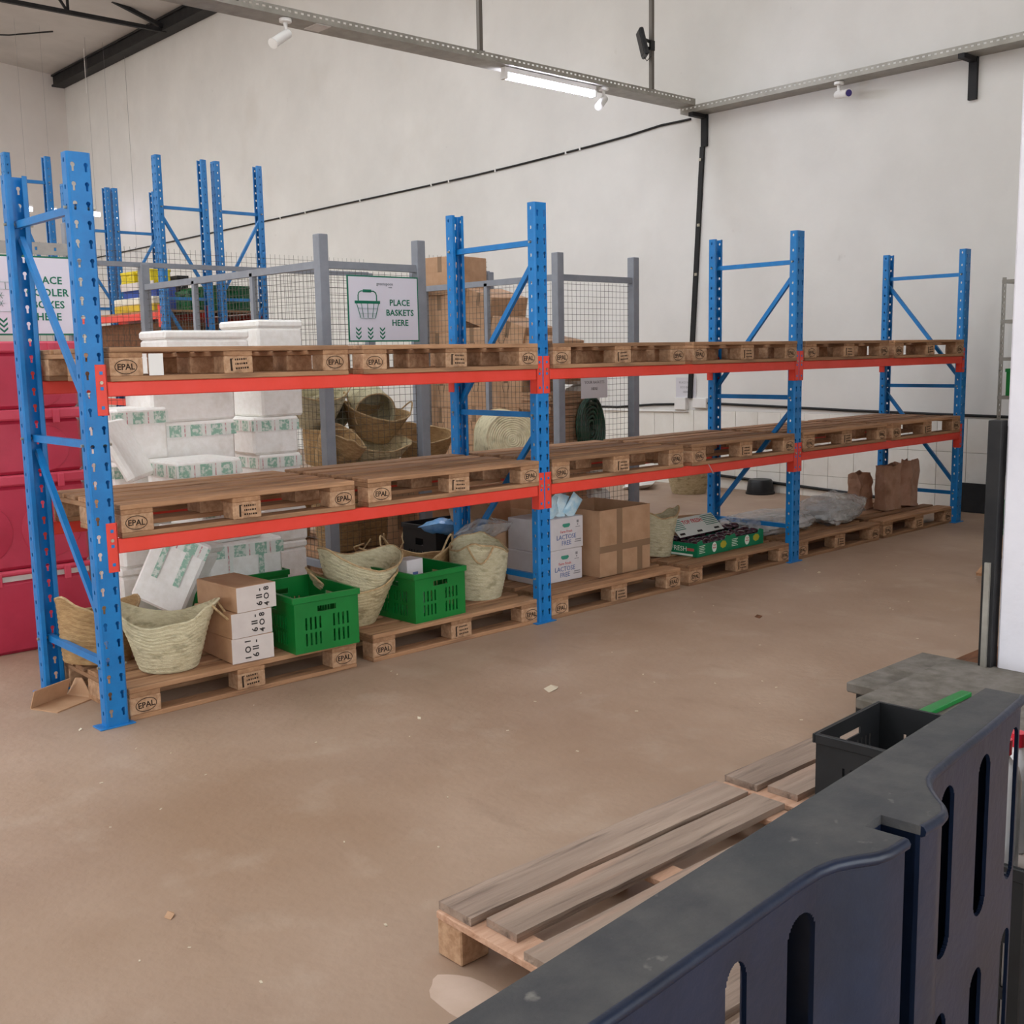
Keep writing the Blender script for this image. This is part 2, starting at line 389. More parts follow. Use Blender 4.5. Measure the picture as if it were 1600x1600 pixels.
# cable trays (perforated galvanised channels)
def tray(root, L, wd, h, flip=1):
    """channel along local +x, floor from y=0 to wd, flanges h high; slots in the flange at y=0"""
    xs = [0]; x = .02
    while x < L - .06: xs += [x, x + .028]; x += .058
    xs.append(L)
    MB().plate(xs, [0, h * .52, h * .75, h], lambda i, j: j == 1 and i % 2 == 1, .003).build('slotted_flange', 'galv', root)
    MB().box(0, L, .003, wd, 0, .003).build('channel_floor', 'galv', root)
    MB().box(0, L, wd - .003, wd, .003, h).build('plain_flange', 'galv', root)
tr = thing('cable_tray', 'galvanised perforated cable tray hung on rods above the rack', 'cable tray', (1.2, 3.4, 4.265)); tray(tr, XW - 1.2 - .26, .25, .07)
MB().box(2.2, 2.34, .01, .2, -.006, 0).build('clip_plate', 'seal', tr)
tr2 = thing('cable_tray', 'galvanised perforated cable tray fixed along the right wall', 'cable tray', (XW - .25, 3.62, 4.205), -pi / 2); tray(tr2, 6.5, .245, .07)
for x, lb in ((5.2, 'steel rod holding the cable tray left of the tube light'), (7.62, 'steel rod with floodlight near the tray corner')):
    r = thing('hanger_rod', lb, 'rod', (x, 3.46, 4.34)); MB().box(-.02, .02, -.02, .02, 0, roofz(x) - 4.34).build('rod', 'rod', r)
    MB().box(-.035, .035, -.03, .03, -.002, .01).build('foot_plate', 'rod', r)
for y, lb, zl in ((.37, 'black wall bracket under the tray far right of the rack', 3.83), (3.46, 'black wall bracket under the corner of the trays', 3.86)):
    r = thing('tray_bracket', lb, 'bracket', (XW, y, zl)); h = 4.205 - zl
    MB().box(-.035, 0, -.04, .04, 0, h).build('upright', 'steel_dark', r); MB().box(-.27, -.035, -.03, .03, h - .045, h - .002).build('arm', 'steel_dark', r)
# tube light
t = thing('tube_light', 'lit fluorescent tube light under the cable tray', 'tube light', (5.5, 3.42, 4.262))
MB().box(0, 1.25, .03, .09, -.05, -.002).build('batten', 'white_plastic', t)
MB().box(0, .03, .02, .1, -.11, -.05).build('end_cap', 'white_plastic', t); MB().box(1.22, 1.25, .02, .1, -.11, -.05).build('end_cap', 'white_plastic', t)
MB().tube([(.03, .06, -.085), (1.22, .06, -.085)], .026, 14).build('tube', 'tube_on', t, True)
# security cameras, floodlight
def cctv(label, loc, rz, down, lens='white_plastic'):
    c = thing('security_camera', label, 'camera', loc, rz)
    MB().lathe([(.001, 0), (.05, 0), (.05, -.025), (.03, -.03), (.001, -.03)], 20).build('base', 'white_plastic', c, True)
    MB().tube([(0, 0, -.03), (0, 0, -.09), (-.03, 0, -.11)], .018, 10).build('arm', 'white_plastic', c, True)
    d = Vector((-cos(down), 0, -sin(down))); p = Vector((.0, 0, -.12))
    MB().tube([p - d * .03, p + d * .17, p + d * .2], [.038, .038, .042], 16).build('body', 'white_plastic', c, True)
    MB().tube([p + d * .2, p + d * .203], .033, 16).build('lens', lens, c, True)
cctv('white bullet camera on the tray at the left, far from the tube', (3.14, 3.46, 4.262), radians(20), radians(32))
cctv('white bullet camera on the tray at the right end of the tube light', (6.87, 3.46, 4.262), radians(25), radians(30))
cctv('white bullet camera with purple lens on the wall tray', (8.36, 1.66, 4.2), radians(60), radians(8), 'lens')
f = thing('floodlight', 'small black floodlight clamped to the rod by the tray corner', 'floodlight', (7.59, 3.46, 4.78))
T = X3((-.13, -.02, .01), (0, radians(-14), radians(-40)))
MB().cbox(-.03, .02, -.11, .11, -.14, .14, .012, T).build('housing', 'plastic_black', f); MB().box(-.034, -.03, -.09, .09, -.11, .12, T).build('glass', 'cable_black', f)
MB().bar((-.1, -.02, .05), (0, 0, .05), .015, .03).build('yoke_arm', 'steel_dark', f); MB().bar((-.1, -.02, -.03), (0, 0, -.02), .015, .03).build('yoke_arm', 'steel_dark', f)
MB().box(-.02, .05, -.03, -.015, -.04, .06).build('clamp', 'steel_dark', f); MB().tube([(-.12, -.02, -.12), (-.07, -.02, -.16), (0, -.02, -.1)], .004, 6).build('lead', 'cable_black', f)
# wall cable with clips, trunking, junction boxes
wc = thing('clipped_cable', 'long black cable clipped along the upper right wall', 'cable', (XW, 0, 0))
pts = [(-.0165, y, z) for y, z in ((3.66, 4.19), (4.1, 4.19), (4.6, 4.15), (5.2, 4.12), (5.84, 4.095), (6.6, 4.07), (7.48, 4.048), (9, 4.03), (11, 4.01), (13.4, 3.985), (16, 3.955), (18.9, 3.93), (21.7, 3.90))]
MB().tube(pts, .014, 8).build('sheath', 'cable_black', wc, True)
for y, z in ((5.4, 4.115), (5.65, 4.10), (7.0, 4.06), (8.0, 4.04), (8.4, 4.038), (10.2, 4.02), (11.8, 4.0), (12.6, 3.993)):
    MB().box(-.032, 0, -.012 + y, .012 + y, z - .022, z + .022).build('clip', 'white_plastic', wc)
tk = thing('cable_trunking', 'black cable trunking running down the wall below the tray corner', 'trunking', (XW, 0, 0))
MB().bar((-.02, 3.485, 3.86), (-.02, 3.62, 1.64), .03, .055, (0, 1, 0)).bar((-.02, 3.62, 1.64), (-.02, 3.645, 1.03), .03, .055, (0, 1, 0)).build('channel', 'cable_black', tk)
for y, z in ((3.555, 3.0), (3.59, 2.45), (3.535, 3.72), (3.61, 1.4)): MB().box(-.05, -.036, y - .05, y - .02, z - .015, z + .015).build('screw', 'zinc', tk)
jb = thing('junction_box', 'white junction box left of the black trunking', 'junction box', (XW, 3.77, .89)); MB().cbox(-.06, 0, -.085, .085, 0, .145, .006).build('box', 'white_plastic', jb)
jb = thing('junction_box', 'white junction box right of the black trunking', 'junction box', (XW, 3.49, .92)); MB().cbox(-.05, 0, -.1, .1, 0, .115, .006).build('box', 'white_plastic', jb)
tag(MB().tube([(XW - .014, y, z) for y, z in ((3.39, .975), (2.6, .96), (1.5, .935), (.4, .92), (-.9, .905))], .014, 8).build('black_conduit', 'cable_black', smooth=True), 'black conduit along the right wall above the white tiles', 'conduit')
tag(MB().tube([(XW - .014, y, z) for y, z in ((3.86, .955), (4.2, .945), (4.8, .90), (5.4, .9))], .014, 8).build('black_conduit', 'cable_black', smooth=True), 'short black conduit left of the junction boxes behind the cage', 'conduit')
tag(MB().tube([(XW - .024, y, z) for y, z in ((3.67, .875), (4.5, .865), (5.5, .86))], .014, 8).build('white_conduit', 'white_plastic', smooth=True), 'thin white conduit under the junction box by the cage', 'conduit')
tag(MB().tube([(XW - .03, y, z) for y, z in ((3.3, .15), (2.7, .125), (2.1, .10), (1.52, .074), (1.1, .05))], .016, 8).build('black_hose', 'cable_black', smooth=True), 'black hose lying against the foot of the tiled wall', 'hose')
# paper notices
pn = thing('paper_notice', 'white paper notice on the wall behind the black trunking', 'notice', (XW - .006, 3.72, 1.03), -pi / 2)
MB().box(-.15, .15, -.001, 0, 0, .24).build('sheet', 'paper_white', pn)
for k, s in enumerate(('PLACE YOUR', 'ECO BAGS', 'HERE')): text('lettering', s, .035, 'text_grey', pn, (0, -.0015, .18 - .055 * k))

# ================================================================== pallet rack
LB, PW, PD, RD, RH = 2.6, .098, .055, .788, 2.418
def keyhole(cx, cz):
    pts = []; r = .0095; w = .0048
    a0 = math.asin(w / r)
    for k in range(9):
        th = -pi / 2 + a0 + (2 * pi - 2 * a0) * k / 8; pts.append((cx + r * cos(th), cz + .011 + r * sin(th)))
    pts += [(cx - w, cz - .016), (cx + w, cz - .016)]
    return pts
def ohole(cx, cz):
    pts = []
    for k in range(8):
        th = 2 * pi * k / 8; pts.append((cx + .0075 * cos(th), cz + .0105 * sin(th)))
    return pts
def post_mesh(H, name='upright_post', pitch=.0765):
    """lipped channel: slotted face at y=0 (facing -y), webs going back to y=PD, lips turned in"""
    mb = MB(); n = int(H / pitch); z0 = (H - n * pitch) / 2
    def cell(u0, u1, za, zb, holes, mp):
        polys = [[Vector((u0, za, 0)), Vector((u1, za, 0)), Vector((u1, zb, 0)), Vector((u0, zb, 0))]] + [[Vector((a, b, 0)) for a, b in h] for h in holes]
        flat = [p for q in polys for p in q]
        mb.add([mp(p.x, p.y) for p in flat], [tuple(t) for t in tessellate_polygon(polys)])
    h = PW / 2; c = .007
    F = lambda u, z: (u, 0, z); Lw = lambda u, z: (-h, u, z); Rw = lambda u, z: (h, u, z)
    for k in range(n):
        za = z0 + k * pitch; zb = za + pitch; zc = (za + zb) / 2
        if k == 0: za = 0
        if k == n - 1: zb = H
        cell(-h + c, h - c, za, zb, [keyhole(-.027, zc), keyhole(.027, zc)], F)
        cell(c, PD, za, zb, [ohole(.031, zc + .03 if zc + .045 < zb else zc)], Lw); cell(c, PD, za, zb, [ohole(.031, zc + .03 if zc + .045 < zb else zc)], Rw)
    for sx in (-1, 1):
        mb.add([(sx * (h - c), 0, 0), (sx * h, c, 0), (sx * h, c, H), (sx * (h - c), 0, H)], [(0, 1, 2, 3)])
        mb.add([(sx * h, PD, 0), (sx * (h - .006), PD + .006, 0), (sx * (h - .006), PD + .006, H), (sx * h, PD, H)], [(0, 1, 2, 3)])
        mb.add([(sx * (h - .006), PD + .006, 0), (sx * (h - .024), PD + .006, 0), (sx * (h - .024), PD + .006, H), (sx * (h - .006), PD + .006, H)], [(0, 1, 2, 3)])
    import bmesh
    me = mb.mesh(name); b = bmesh.new(); b.from_mesh(me); bmesh.ops.remove_doubles(b, verts=b.verts, dist=.0004); bmesh.ops.recalc_face_normals(b, faces=b.faces); b.to_mesh(me); b.free()
    return me
PM = post_mesh(RH)
def frame(name, label, loc, rz, H, D, pm, mat, diag, levels, group, base=True, fat=1.0):
    fr = thing(name, label, 'rack frame', loc, rz, group)
    p = obj('upright_post', pm, mat, fr, .0025)
    q = obj('upright_post', pm, mat, fr, .0025); q.location = (0, D, 0); q.rotation_euler = (0, 0, pi)
    ya, yb = .035, D - .035
    for z in levels:
        MB().bar((0, ya, z), (0, yb, z), .026, .032).build('brace', mat, fr)
        for yy in (ya, yb): MB().tube([(-PW / 2 - .012, yy, z), (PW / 2 + .02, yy, z)], .0065, 8).build('bolt', 'zinc', fr)
    for a, b in zip(levels[1:], levels[:-1]):
        top, bot = a - .06, b + .06
        MB().bar((.012, yb if diag else ya, top), (.012, ya if diag else yb, bot), .024, .03).build('brace', mat, fr)
    if base:
        for yy in (.03, D - .03): MB().cbox(-.085, .075, yy - .045, yy + .045, 0, .006, .002).build('base_plate', mat, fr)
    return fr
fl = ('blue rack frame with slotted posts at the near left end of the row', 'blue rack frame second from the left, beside the basket sign', 'blue rack frame third from the left in the main row', 'blue rack frame at the far right end, nearest the tiled wall')
for k in range(4):
    frame('rack_frame', fl[k], (LB * k, 0, 0), 0, RH, RD, PM, 'blue', k in (0, 3), (.265, 1.225, 2.2), 'blue frames of the main rack')
# beams: box section with a connector claw at each end
def claw(bm_root, x, s):
    """s=+1: claw sits on the post at the left end (beam goes to +x)"""
    x0, x1 = (x - s * .044, x + s * .004); a, b = min(x0, x1), max(x0, x1)
    c = MB().cbox(a, b, -.0045, 0, -.078, .135, .0015)
    xs = (x, x + s * .004); c.box(min(xs), max(xs), -.0045, .05, -.078, .135)
    co = c.build('connector', 'red', bm_root)
    r = MB()
    for z in (-.045, .035, .1): r.cbox(x - s * .02 - .007, x - s * .02 + .007, -.0062, -.0044, z - .007, z + .007, .001)
    r.build('hook_slots', 'blue', co)
    MB().tube([(x - s * .022, -.0095, .06), (x - s * .022, -.004, .06)], .0075, 10).build('rivet', 'zinc', co)
lvl = {'lower': .757, 'upper': 1.427}; bays = ('nearest', 'middle', 'farthest')
BM = MB().cbox(.053, LB - .053, -.004, .04, 0, .062, .004).mesh('beam_bar')
for b in range(3):
    for ln, z in lvl.items():
        for side in ('front', 'rear'):
            lab = f'{"orange-red" if side=="front" else "red"} {side} beam of the {ln} shelf in the {bays[b]} bay'
            if side == 'front': r = thing('rack_beam', lab, 'rack beam', (LB * b, 0, z), 0, 'red rack beams'); x0, x1 = .049, LB - .049
            else: r = thing('rack_beam', lab, 'rack beam', (LB * (b + 1), RD, z), pi, 'red rack beams'); x0, x1 = .049, LB - .049
            obj('beam_bar', BM, 'red', r); claw(r, x0, 1); claw(r, x1, -1)

# ================================================================== euro pallets
def ring(rx, rz, w, n=28):
    v = []; f = []
    for k in range(n):
        c, s = cos(2 * pi * k / n), sin(2 * pi * k / n); v += [(rx * c, 0, rz * s), ((rx - w) * c, 0, (rz - w) * s)]
    for k in range(n): a = 2 * k; b = 2 * ((k + 1) % n); f.append((a, b, b + 1, a + 1))
    return v, f
def stamp_mesh(kind):
    mb = MB()
    if kind == 'EPAL':
        v, f = ring(.05, .031, .0035); mb.add(v, f)
        tm_ = text_mesh('EPAL', .036, .0006)
        T = X3((0, 0, -.001), (pi / 2, 0, 0)); mb.add([T @ v.co for v in tm_.vertices], [tuple(p.vertices) for p in tm_.polygons])
    else:
        rr = random.Random(3)
        mb.box(-.045, -.036, -.0004, .0004, -.028, .028); mb.box(-.045, -.03, -.0004, .0004, .024, .028)
        for j in range(3):
            x = -.02
            while x < .04: w = rr.uniform(.004, .010); mb.box(x, x + w, -.0004, .0004, .018 - .02 * j, .026 - .02 * j); x += w + .004
    return mb.mesh('stamp')
STAMP = {'EPAL': stamp_mesh('EPAL'), 'mark': stamp_mesh('mark')}
def bmesh_box(a, b, c, ch=.003):
    return MB().cbox(-a / 2, a / 2, -b / 2, b / 2, -c / 2, c / 2, ch).mesh('board')
B_WIDE = bmesh_box(1.2, .145, .022); B_NAR = bmesh_box(1.2, .1, .022); B_CR = bmesh_box(.145, .8, .022); BL = bmesh_box(.145, .1, .078, .004); BLM = bmesh_box(.145, .145, .078, .004)
PAL = [0]
def pallet(label, cx, cy, z, rz=0, group='wooden euro pallets on the rack', stamps=True, rnd=1.0):
    PAL[0] += 1; R = random.Random(PAL[0])
    p = thing('euro_pallet', label, 'pallet', (cx + R.uniform(-.006, .006) * rnd, cy + R.uniform(-.008, .008) * rnd, z), rz + R.uniform(-.006, .006) * rnd, group)
    def put(nm, me, mt, x, y, zz, dr=0):
        o = obj(nm, me, mt, p); o.location = (x, y, zz); o.rotation_euler = (0, 0, dr); return o
    for y, me in ((-.35, B_NAR), (0, B_WIDE), (.35, B_NAR)): put('bottom_board', me, 'wood', 0, y, .011)
    for x in (-.5275, 0, .5275):
        for y, me in ((-.35, BL), (0, BLM), (.35, BL)):
            o = put('block', me, 'block', x, y, .061)
            if stamps and y < -.3:
                st = obj('stamp', STAMP['mark' if x == 0 else 'EPAL'], 'ink', o); st.location = (R.uniform(-.008, .008), -.0507, R.uniform(-.003, .003)); st.rotation_euler = (0, radians(R.uniform(-4, 4)), 0)
        put('cross_board', B_CR, 'wood_cross', x, 0, .111)
    for y, me in ((-.3275, B_WIDE), (-.165, B_NAR), (0, B_WIDE), (.165, B_NAR), (.3275, B_WIDE)):
        put('top_board', me, 'wood', R.uniform(-.003, .003), y + R.uniform(-.003, .003), .133 + R.uniform(-.0005, .0006), R.uniform(-.003, .003))
    return p
for b in range(3):
    for s in (0, 1):
        sd = ('left', 'right')[s]; cx = LB * b + (.055 + .605 if s == 0 else LB - .055 - .605) + .01
        pallet(f'weathered wooden pallet on the top shelf, {sd} one of the {bays[b]} bay', cx, .385, 1.4895)
        pallet(f'weathered wooden pallet on the lower shelf, {sd} one of the {bays[b]} bay', cx, .385, .8195)
        pallet(f'weathered wooden pallet on the floor under the {bays[b]} bay, {sd} one', cx + (.02 if s else 0), .42 if b < 2 else .44, 0)

# ================================================================== storage cages behind the rack
def wires(mb, p0, ux, L, z0, z1, pitch=.05, r=.0016):
    """wire grid: along ux from p0 over length L, between z0 and z1"""
    n = int(L / pitch); m = int((z1 - z0) / pitch); nx = -ux[1]; ny = ux[0]
    def rod(a, b):
        a, b = Vector(a), Vector(b); t = (b - a).normalized(); s1 = Vector((nx, ny, 0)); s2 = t.cross(s1)
        o = len(mb.v)
        for p in (a, b):
            for k in range(3):
                th = 2 * pi * k / 3; mb.v.append(tuple(p + s1 * cos(th) * r + s2 * sin(th) * r))
        for k in range(3): mb.f.append((o + k, o + (k + 1) % 3, o + 3 + (k + 1) % 3, o + 3 + k))
    for i in range(n + 1):
        x = p0[0] + ux[0] * i * pitch; y = p0[1] + ux[1] * i * pitch; rod((x, y, z0), (x, y, z1))
    for j in range(m + 1):
        z = z0 + j * pitch; rod((p0[0], p0[1], z), (p0[0] + ux[0] * L, p0[1] + ux[1] * L, z))
def wirepart(root, *a):
    mb = MB(); wires(mb, *a); o = mb.build('wire_mesh', 'wire', root); o['kind'] = 'stuff'; return o
def cage(label, x0, x1, y0, y1, mids, zr=2.2, zt=2.4, bx0=None, pw=.075, bx1=0):
    c = thing('storage_cage', label, 'cage', (x0, y0, 0), 0, 'grey wire storage cages'); w = x1 - x0; d = y1 - y0
    for (px, py) in ((0, 0), (w, 0), (0, d), (w + bx1, d)):
        m = MB().cbox(px - pw / 2, px + pw / 2, py - pw / 2, py + pw / 2, 0, zt, .004); m.build('post', 'grey_paint', c)
    for py in mids: MB().box(-.02, .02, py - .02, py + .02, .1, zr).build('mid_post', 'grey_paint', c)
    h = pw / 2
    for (a, b) in (((h, 0, zr), (w - h, 0, zr)), ((0, h, zr), (0, d - h, zr)), ((h, 0, .12), (w - h, 0, .12)), ((0, h, .12), (0, d - h, .12))):
        MB().bar(a, b, .04, .05).build('rail', 'grey_paint', c)
    bx = bx0 if bx0 is not None else 0
    MB().bar((bx, d, zr + .19), (w + bx1, d, zr + .19), .04, .04).build('rail', 'grey_paint', c)
    wirepart(c, (h, .02), (1, 0), w - 2 * h, .15, zr - .03); wirepart(c, (.0, h), (0, 1), d - 2 * h, .15, zr - .03); wirepart(c, (bx, d + .02), (1, 0), w + bx1 - bx, .15, zr + .34)
    return c
cage('grey wire cage full of woven baskets, with the basket sign', 2.37, 3.2, 1.9, 4.66, (.92, 1.84), bx0=-1.1, bx1=1.5)
cage('grey wire cage holding cartons and white sacks, right of the basket cage', 4.74, 5.68, 2.02, 3.95, (.89, 1.77))
# rail with the cooler sign at the far left
c = thing('slotted_rail', 'pale grey slotted angle rail above the cooler box sign', 'rail', (-.6, 2.12, 0))
MB().plate([0] + [v for k in range(12) for v in (.06 + .11 * k, .075 + .11 * k)] + [1.4], [2.2, 2.225, 2.245, 2.27], lambda i, j: j == 1 and i % 2 == 1, .004).build('angle_face', 'grey_angle', c)
MB().box(0, 1.4, .004, .05, 2.266, 2.27).build('angle_top', 'grey_angle', c)
MB().cbox(1.36, 1.41, .06, .11, 0, 2.4, .003).build('post', 'grey_paint', c); MB().cbox(-.01, .04, .06, .11, 0, 2.4, .003).build('post', 'grey_paint', c)

# ---- signs
def chevron(mb, cx, cz, w=.045, h=.02, t=.013):
    for s in (-1, 1):
        mb.add([(cx, 0, cz - h), (cx + s * w / 2, 0, cz), (cx + s * w / 2, 0, cz + t), (cx, 0, cz - h + t)], [(0, 1, 2, 3)])
def sign(name, label, loc, rz, lines, icon, tilt=0):
    s = thing(name, label, 'sign', loc, rz); W_, H_ = .61, .455
    MB().box(-W_ / 2, W_ / 2, 0, .006, 0, H_).build('border', 'sign_green', s)
    MB().box(-W_ / 2 + .01, W_ / 2 - .01, -.002, 0, .01, H_ - .01).build('panel', 'sign_white', s)
    for k, l in enumerate(lines): text('lettering', l, .060, 'sign_green', s, (.135, -.0035, (.27 if len(lines) == 3 else .315) - .07 * k), bold=.0012, space=1.05)
    text('logo', 'greenspoon', .03, 'sign_grey', s, (.01, -.0035, .40)); text('logo', '.co.ke', .014, 'sign_grey', s, (.055, -.0035, .378))
    m = MB()
    for cx in (-.225, -.125, -.022):
        for k in range(3): chevron(m, cx, .09 - .028 * k)
    a = m.build('arrows', 'sign_green', s); a.location = (0, -.0035, 0)
    m = MB()
    if icon == 'basket':
        m.cbox(-.25, -.035, 0, .001, .262, .282, .0004)
        m.bar((-.235, 0, .262), (-.205, 0, .165), .001, .011, (0, 1, 0)); m.bar((-.05, 0, .262), (-.08, 0, .165), .001, .011, (0, 1, 0)); m.bar((-.205, 0, .162), (-.08, 0, .162), .001, .012, (0, 1, 0))
        for xa, xb in ((-.195, -.18), (-.143, -.143), (-.09, -.105)): m.bar((xa, 0, .262), (xb, 0, .165), .001, .009, (0, 1, 0))
        for z, xa, xb in ((.23, -.225, -.06), (.196, -.215, -.07)): m.bar((xa, 0, z), (xb, 0, z), .001, .009, (0, 1, 0))
        arc = [(-.22, 0, .28), (-.22, 0, .32), (-.213, 0, .338), (-.195, 0, .348), (-.09, 0, .348), (-.072, 0, .338), (-.065, 0, .32), (-.065, 0, .28)]
        m.tube(arc, .0042, 6); m.cbox(-.178, -.108, -.001, .001, .339, .359, .0004)
    else:
        m.bar((-.28, 0, .3), (-.06, 0, .3), .001, .006, (0, 1, 0)); m.bar((-.28, 0, .26), (-.06, 0, .26), .001, .006, (0, 1, 0)); m.bar((-.1, 0, .3), (-.1, 0, .26), .001, .006, (0, 1, 0))
        m.bar((-.27, 0, .26), (-.27, 0, .135), .001, .006, (0, 1, 0)); m.bar((-.07, 0, .26), (-.07, 0, .135), .001, .006, (0, 1, 0)); m.bar((-.28, 0, .135), (-.03, 0, .135), .001, .006, (0, 1, 0))
        for zc in (.225, .18):
            for k in range(3):
                th = k * pi / 3; m.bar((-.13 - .02 * cos(th), 0, zc - .02 * sin(th)), (-.13 + .02 * cos(th), 0, zc + .02 * sin(th)), .001, .005, (0, 1, 0))
    i = m.build('pictogram', 'sign_green', s); i.location = (0, -.0035, 0)
sign('basket_sign', 'white sign with green border reading PLACE BASKETS HERE', (2.84, 1.845, 1.68), 0, ('PLACE', 'BASKETS', 'HERE'), 'basket')
sign('cooler_sign', 'white sign reading PLACE COOLER BOXES HERE above the red boxes', (.47, 2.1, 1.735), 0, ('PLACE', 'COOLER', 'BOXES', 'HERE'), 'cooler')
pn = thing('paper_notice', 'grey paper notice tied to the mesh of the carton cage', 'notice', (5.15, 2.0, 1.19))
MB().box(-.165, .165, -.001, .001, 0, .235).build('sheet', 'paper_white', pn)
for k, s in enumerate(('KINDLY DROP', 'YOUR BASKETS', 'HERE')): text('lettering', s, .036, 'text_grey', pn, (0, -.002, .19 - .055 * k))

# ---- red insulated boxes
def cooler(label, z, h, seal=False):
    c = thing('insulated_box', label, 'cooler box', (.15, 1.6, z), 0, 'red insulated boxes behind the first rack frame'); w = .4; d = .44
    hb = h - .06
    MB().cbox(-w, w, 0, d, 0, hb, .018).build('body', 'red_plastic', c)
    MB().cbox(-w - .012, w + .012, -.014, d + .01, hb + (.03 if seal else .001), h, .01).build('lid_rim', 'red_plastic_rim', c)
    if seal: MB().box(-w + .01, w - .01, .004, d - .01, hb, hb + .03).build('seal', 'seal', c)
    rp = min(.165, hb * .44)
    for x in (-.17, .2):
        if not seal: MB().lathe([(.001, .007), (rp * .9, .007), (rp * .97, .005), (rp, -.004)], 36, T=X3((x, 0, hb * .46), (pi / 2, 0, 0))).build('round_panel', 'red_plastic', c, True)
        MB().cbox(x - .035 + .08, x + .0 + .08, -.026, -.01, hb - .02, h - .008, .003).build('latch', 'red_plastic_rim', c)
    if seal:
        m = MB()
        for k in range(3): m.cbox(.1, .26, -.006, .0, .06 + .03 * k, .07 + .03 * k, .002)
        m.build('vent_ribs', 'red_plastic_rim', c)
    return c
cooler('red insulated box at the bottom of the stack, with white seal', 0, .46, True)
cooler('red insulated box second from the floor, with latches', .462, .515)
cooler('red insulated box third from the floor in the stack', .979, .35)
cooler('red insulated box on top of the stack under the cooler sign', 1.331, .36)

# ---- foam boxes
def foam(label, loc, w, d, h, rz=0, tilt=(0, 0), tape=1, lid=True):
    b = thing('foam_box', label, 'foam box', loc, rz, 'white foam boxes behind the rack'); b.rotation_euler = (tilt[0] if tilt else 0, tilt[1] if tilt else 0, rz)
    hl = .05 if lid else 0
    MB().cbox(-w / 2, w / 2, -d / 2, d / 2, 0, h - hl, .014).build('body', 'foam', b)
    if lid: MB().cbox(-w / 2 - .004, w / 2 + .004, -d / 2 - .004, d / 2 + .004, h - hl + .0015, h, .012).build('lid', 'foam', b)
    if tape:
        m = MB(); e = .0055; z0, z1 = h - hl - .035, h - hl + .03
        for (x0, x1, y0, y1) in ((-w / 2 - e, w / 2 + e, -d / 2 - e, -d / 2 - e + .001), (-w / 2 - e, -w / 2 - e + .001, -d / 2, d / 2)): m.box(x0, x1, y0, y1, z0, z1)
        m.build('tape_band', 'foam_tape', b)
    if tape > 1:
        e = .0055
        for x in (-w * .22, w * .2): MB().box(x - .016, x + .016, -d / 2 - e - .0004, -d / 2 - e, h * .35, h - hl - .034).build('tape_tab', 'foam_tape', b)
    return b
pallet('wooden pallet on the floor under the column of white foam boxes', 1.72, 1.98, 0, pi / 2, 'wooden pallets behind the rack', False)
pallet('wooden pallet on the floor behind the near baskets, carrying foam boxes', .95, 1.27, 0, 0, 'wooden pallets behind the rack', False)
z = .145
cn = ('bottom box of the white foam column beside the basket cage', 'second foam box up in the column beside the basket cage', 'third foam box up in the column, lid at lower shelf height', 'fourth foam box up in the column beside the basket cage', 'fifth foam box up in the column, under the top shelf', 'topmost box of the tall foam column, above the top shelf')
for k, (h, dx, rz, tp) in enumerate(((.255, 0, .02, 0), (.275, .01, -.02, 0), (.295, -.02, .03, 1), (.235, -.03, -.03, 1), (.26, .02, .02, 0), (.50 / 1.45, .03, -.01, 0))):
    foam(cn[k], (1.83 + dx, 1.86, z), .30 + .02 * (k % 2), .5, h, rz, tape=tp); z += h + .0015
z = .145
for k, (h, lb) in enumerate(((.27, 'lowest foam box of the left stack behind the lower shelf'), (.27, 'second foam box of the left stack, hidden by the lower shelf'), (.27, 'third foam box of the left stack behind the lower shelf'), (.27, 'foam box of the left stack just above the lower shelf boards'), (.26, 'long foam box of the left stack right under the top shelf'), (.25, 'long bright foam box on top of the left stack'))):
    foam(lb, (1.1 + (.02 if k % 2 else -.01) + (.08 if k == 5 else 0), 1.47, z), .44 if k < 4 else .52, .34, h, (.03, -.03, .05, -.04, .02, -.02)[k], tape=(0, 0, 1, 1, 1, 0)[k]); z += h + .0015
z = .145
for k, (h, lb) in enumerate(((.3, 'bottom foam box next to the red boxes'), (.28, 'second foam box up next to the red boxes'), (.30, 'third foam box up next to the red boxes'), (.29, 'top foam box of the stack next to the red boxes'))):
    foam(lb, (.74, 1.42, z), .3, .34, h, (-.06, .05, -.03, .08)[k], tape=1 if k > 1 else 0); z += h + .0015
z = .145
z = .588
for k, (h, lb) in enumerate(((.23, 'foam box with green tape just behind the lower shelf'), (.225, 'front foam box with bold green tape behind the lower shelf'))):
    foam(lb, (.95 + (.1, -.02)[k], 1.03, z), .38, .34, h, (.1, .04)[k], tape=(1, 2)[k]); z += h + .0015
foam('foam lid leaning steeply behind the first rack post', (.62, .99, .965), .05, .4, .34, radians(-40), (0, radians(-28)), 0, False)
foam('tilted foam box with green tape leaning low behind the near basket', (.69, .99, .27), .30, .24, .42, radians(-50), (radians(-8), radians(24)), 2)
foam('foam box sitting in the rear green crate', (1.13, 1.0, .155), .44, .31, .43, radians(-4), None, 2)

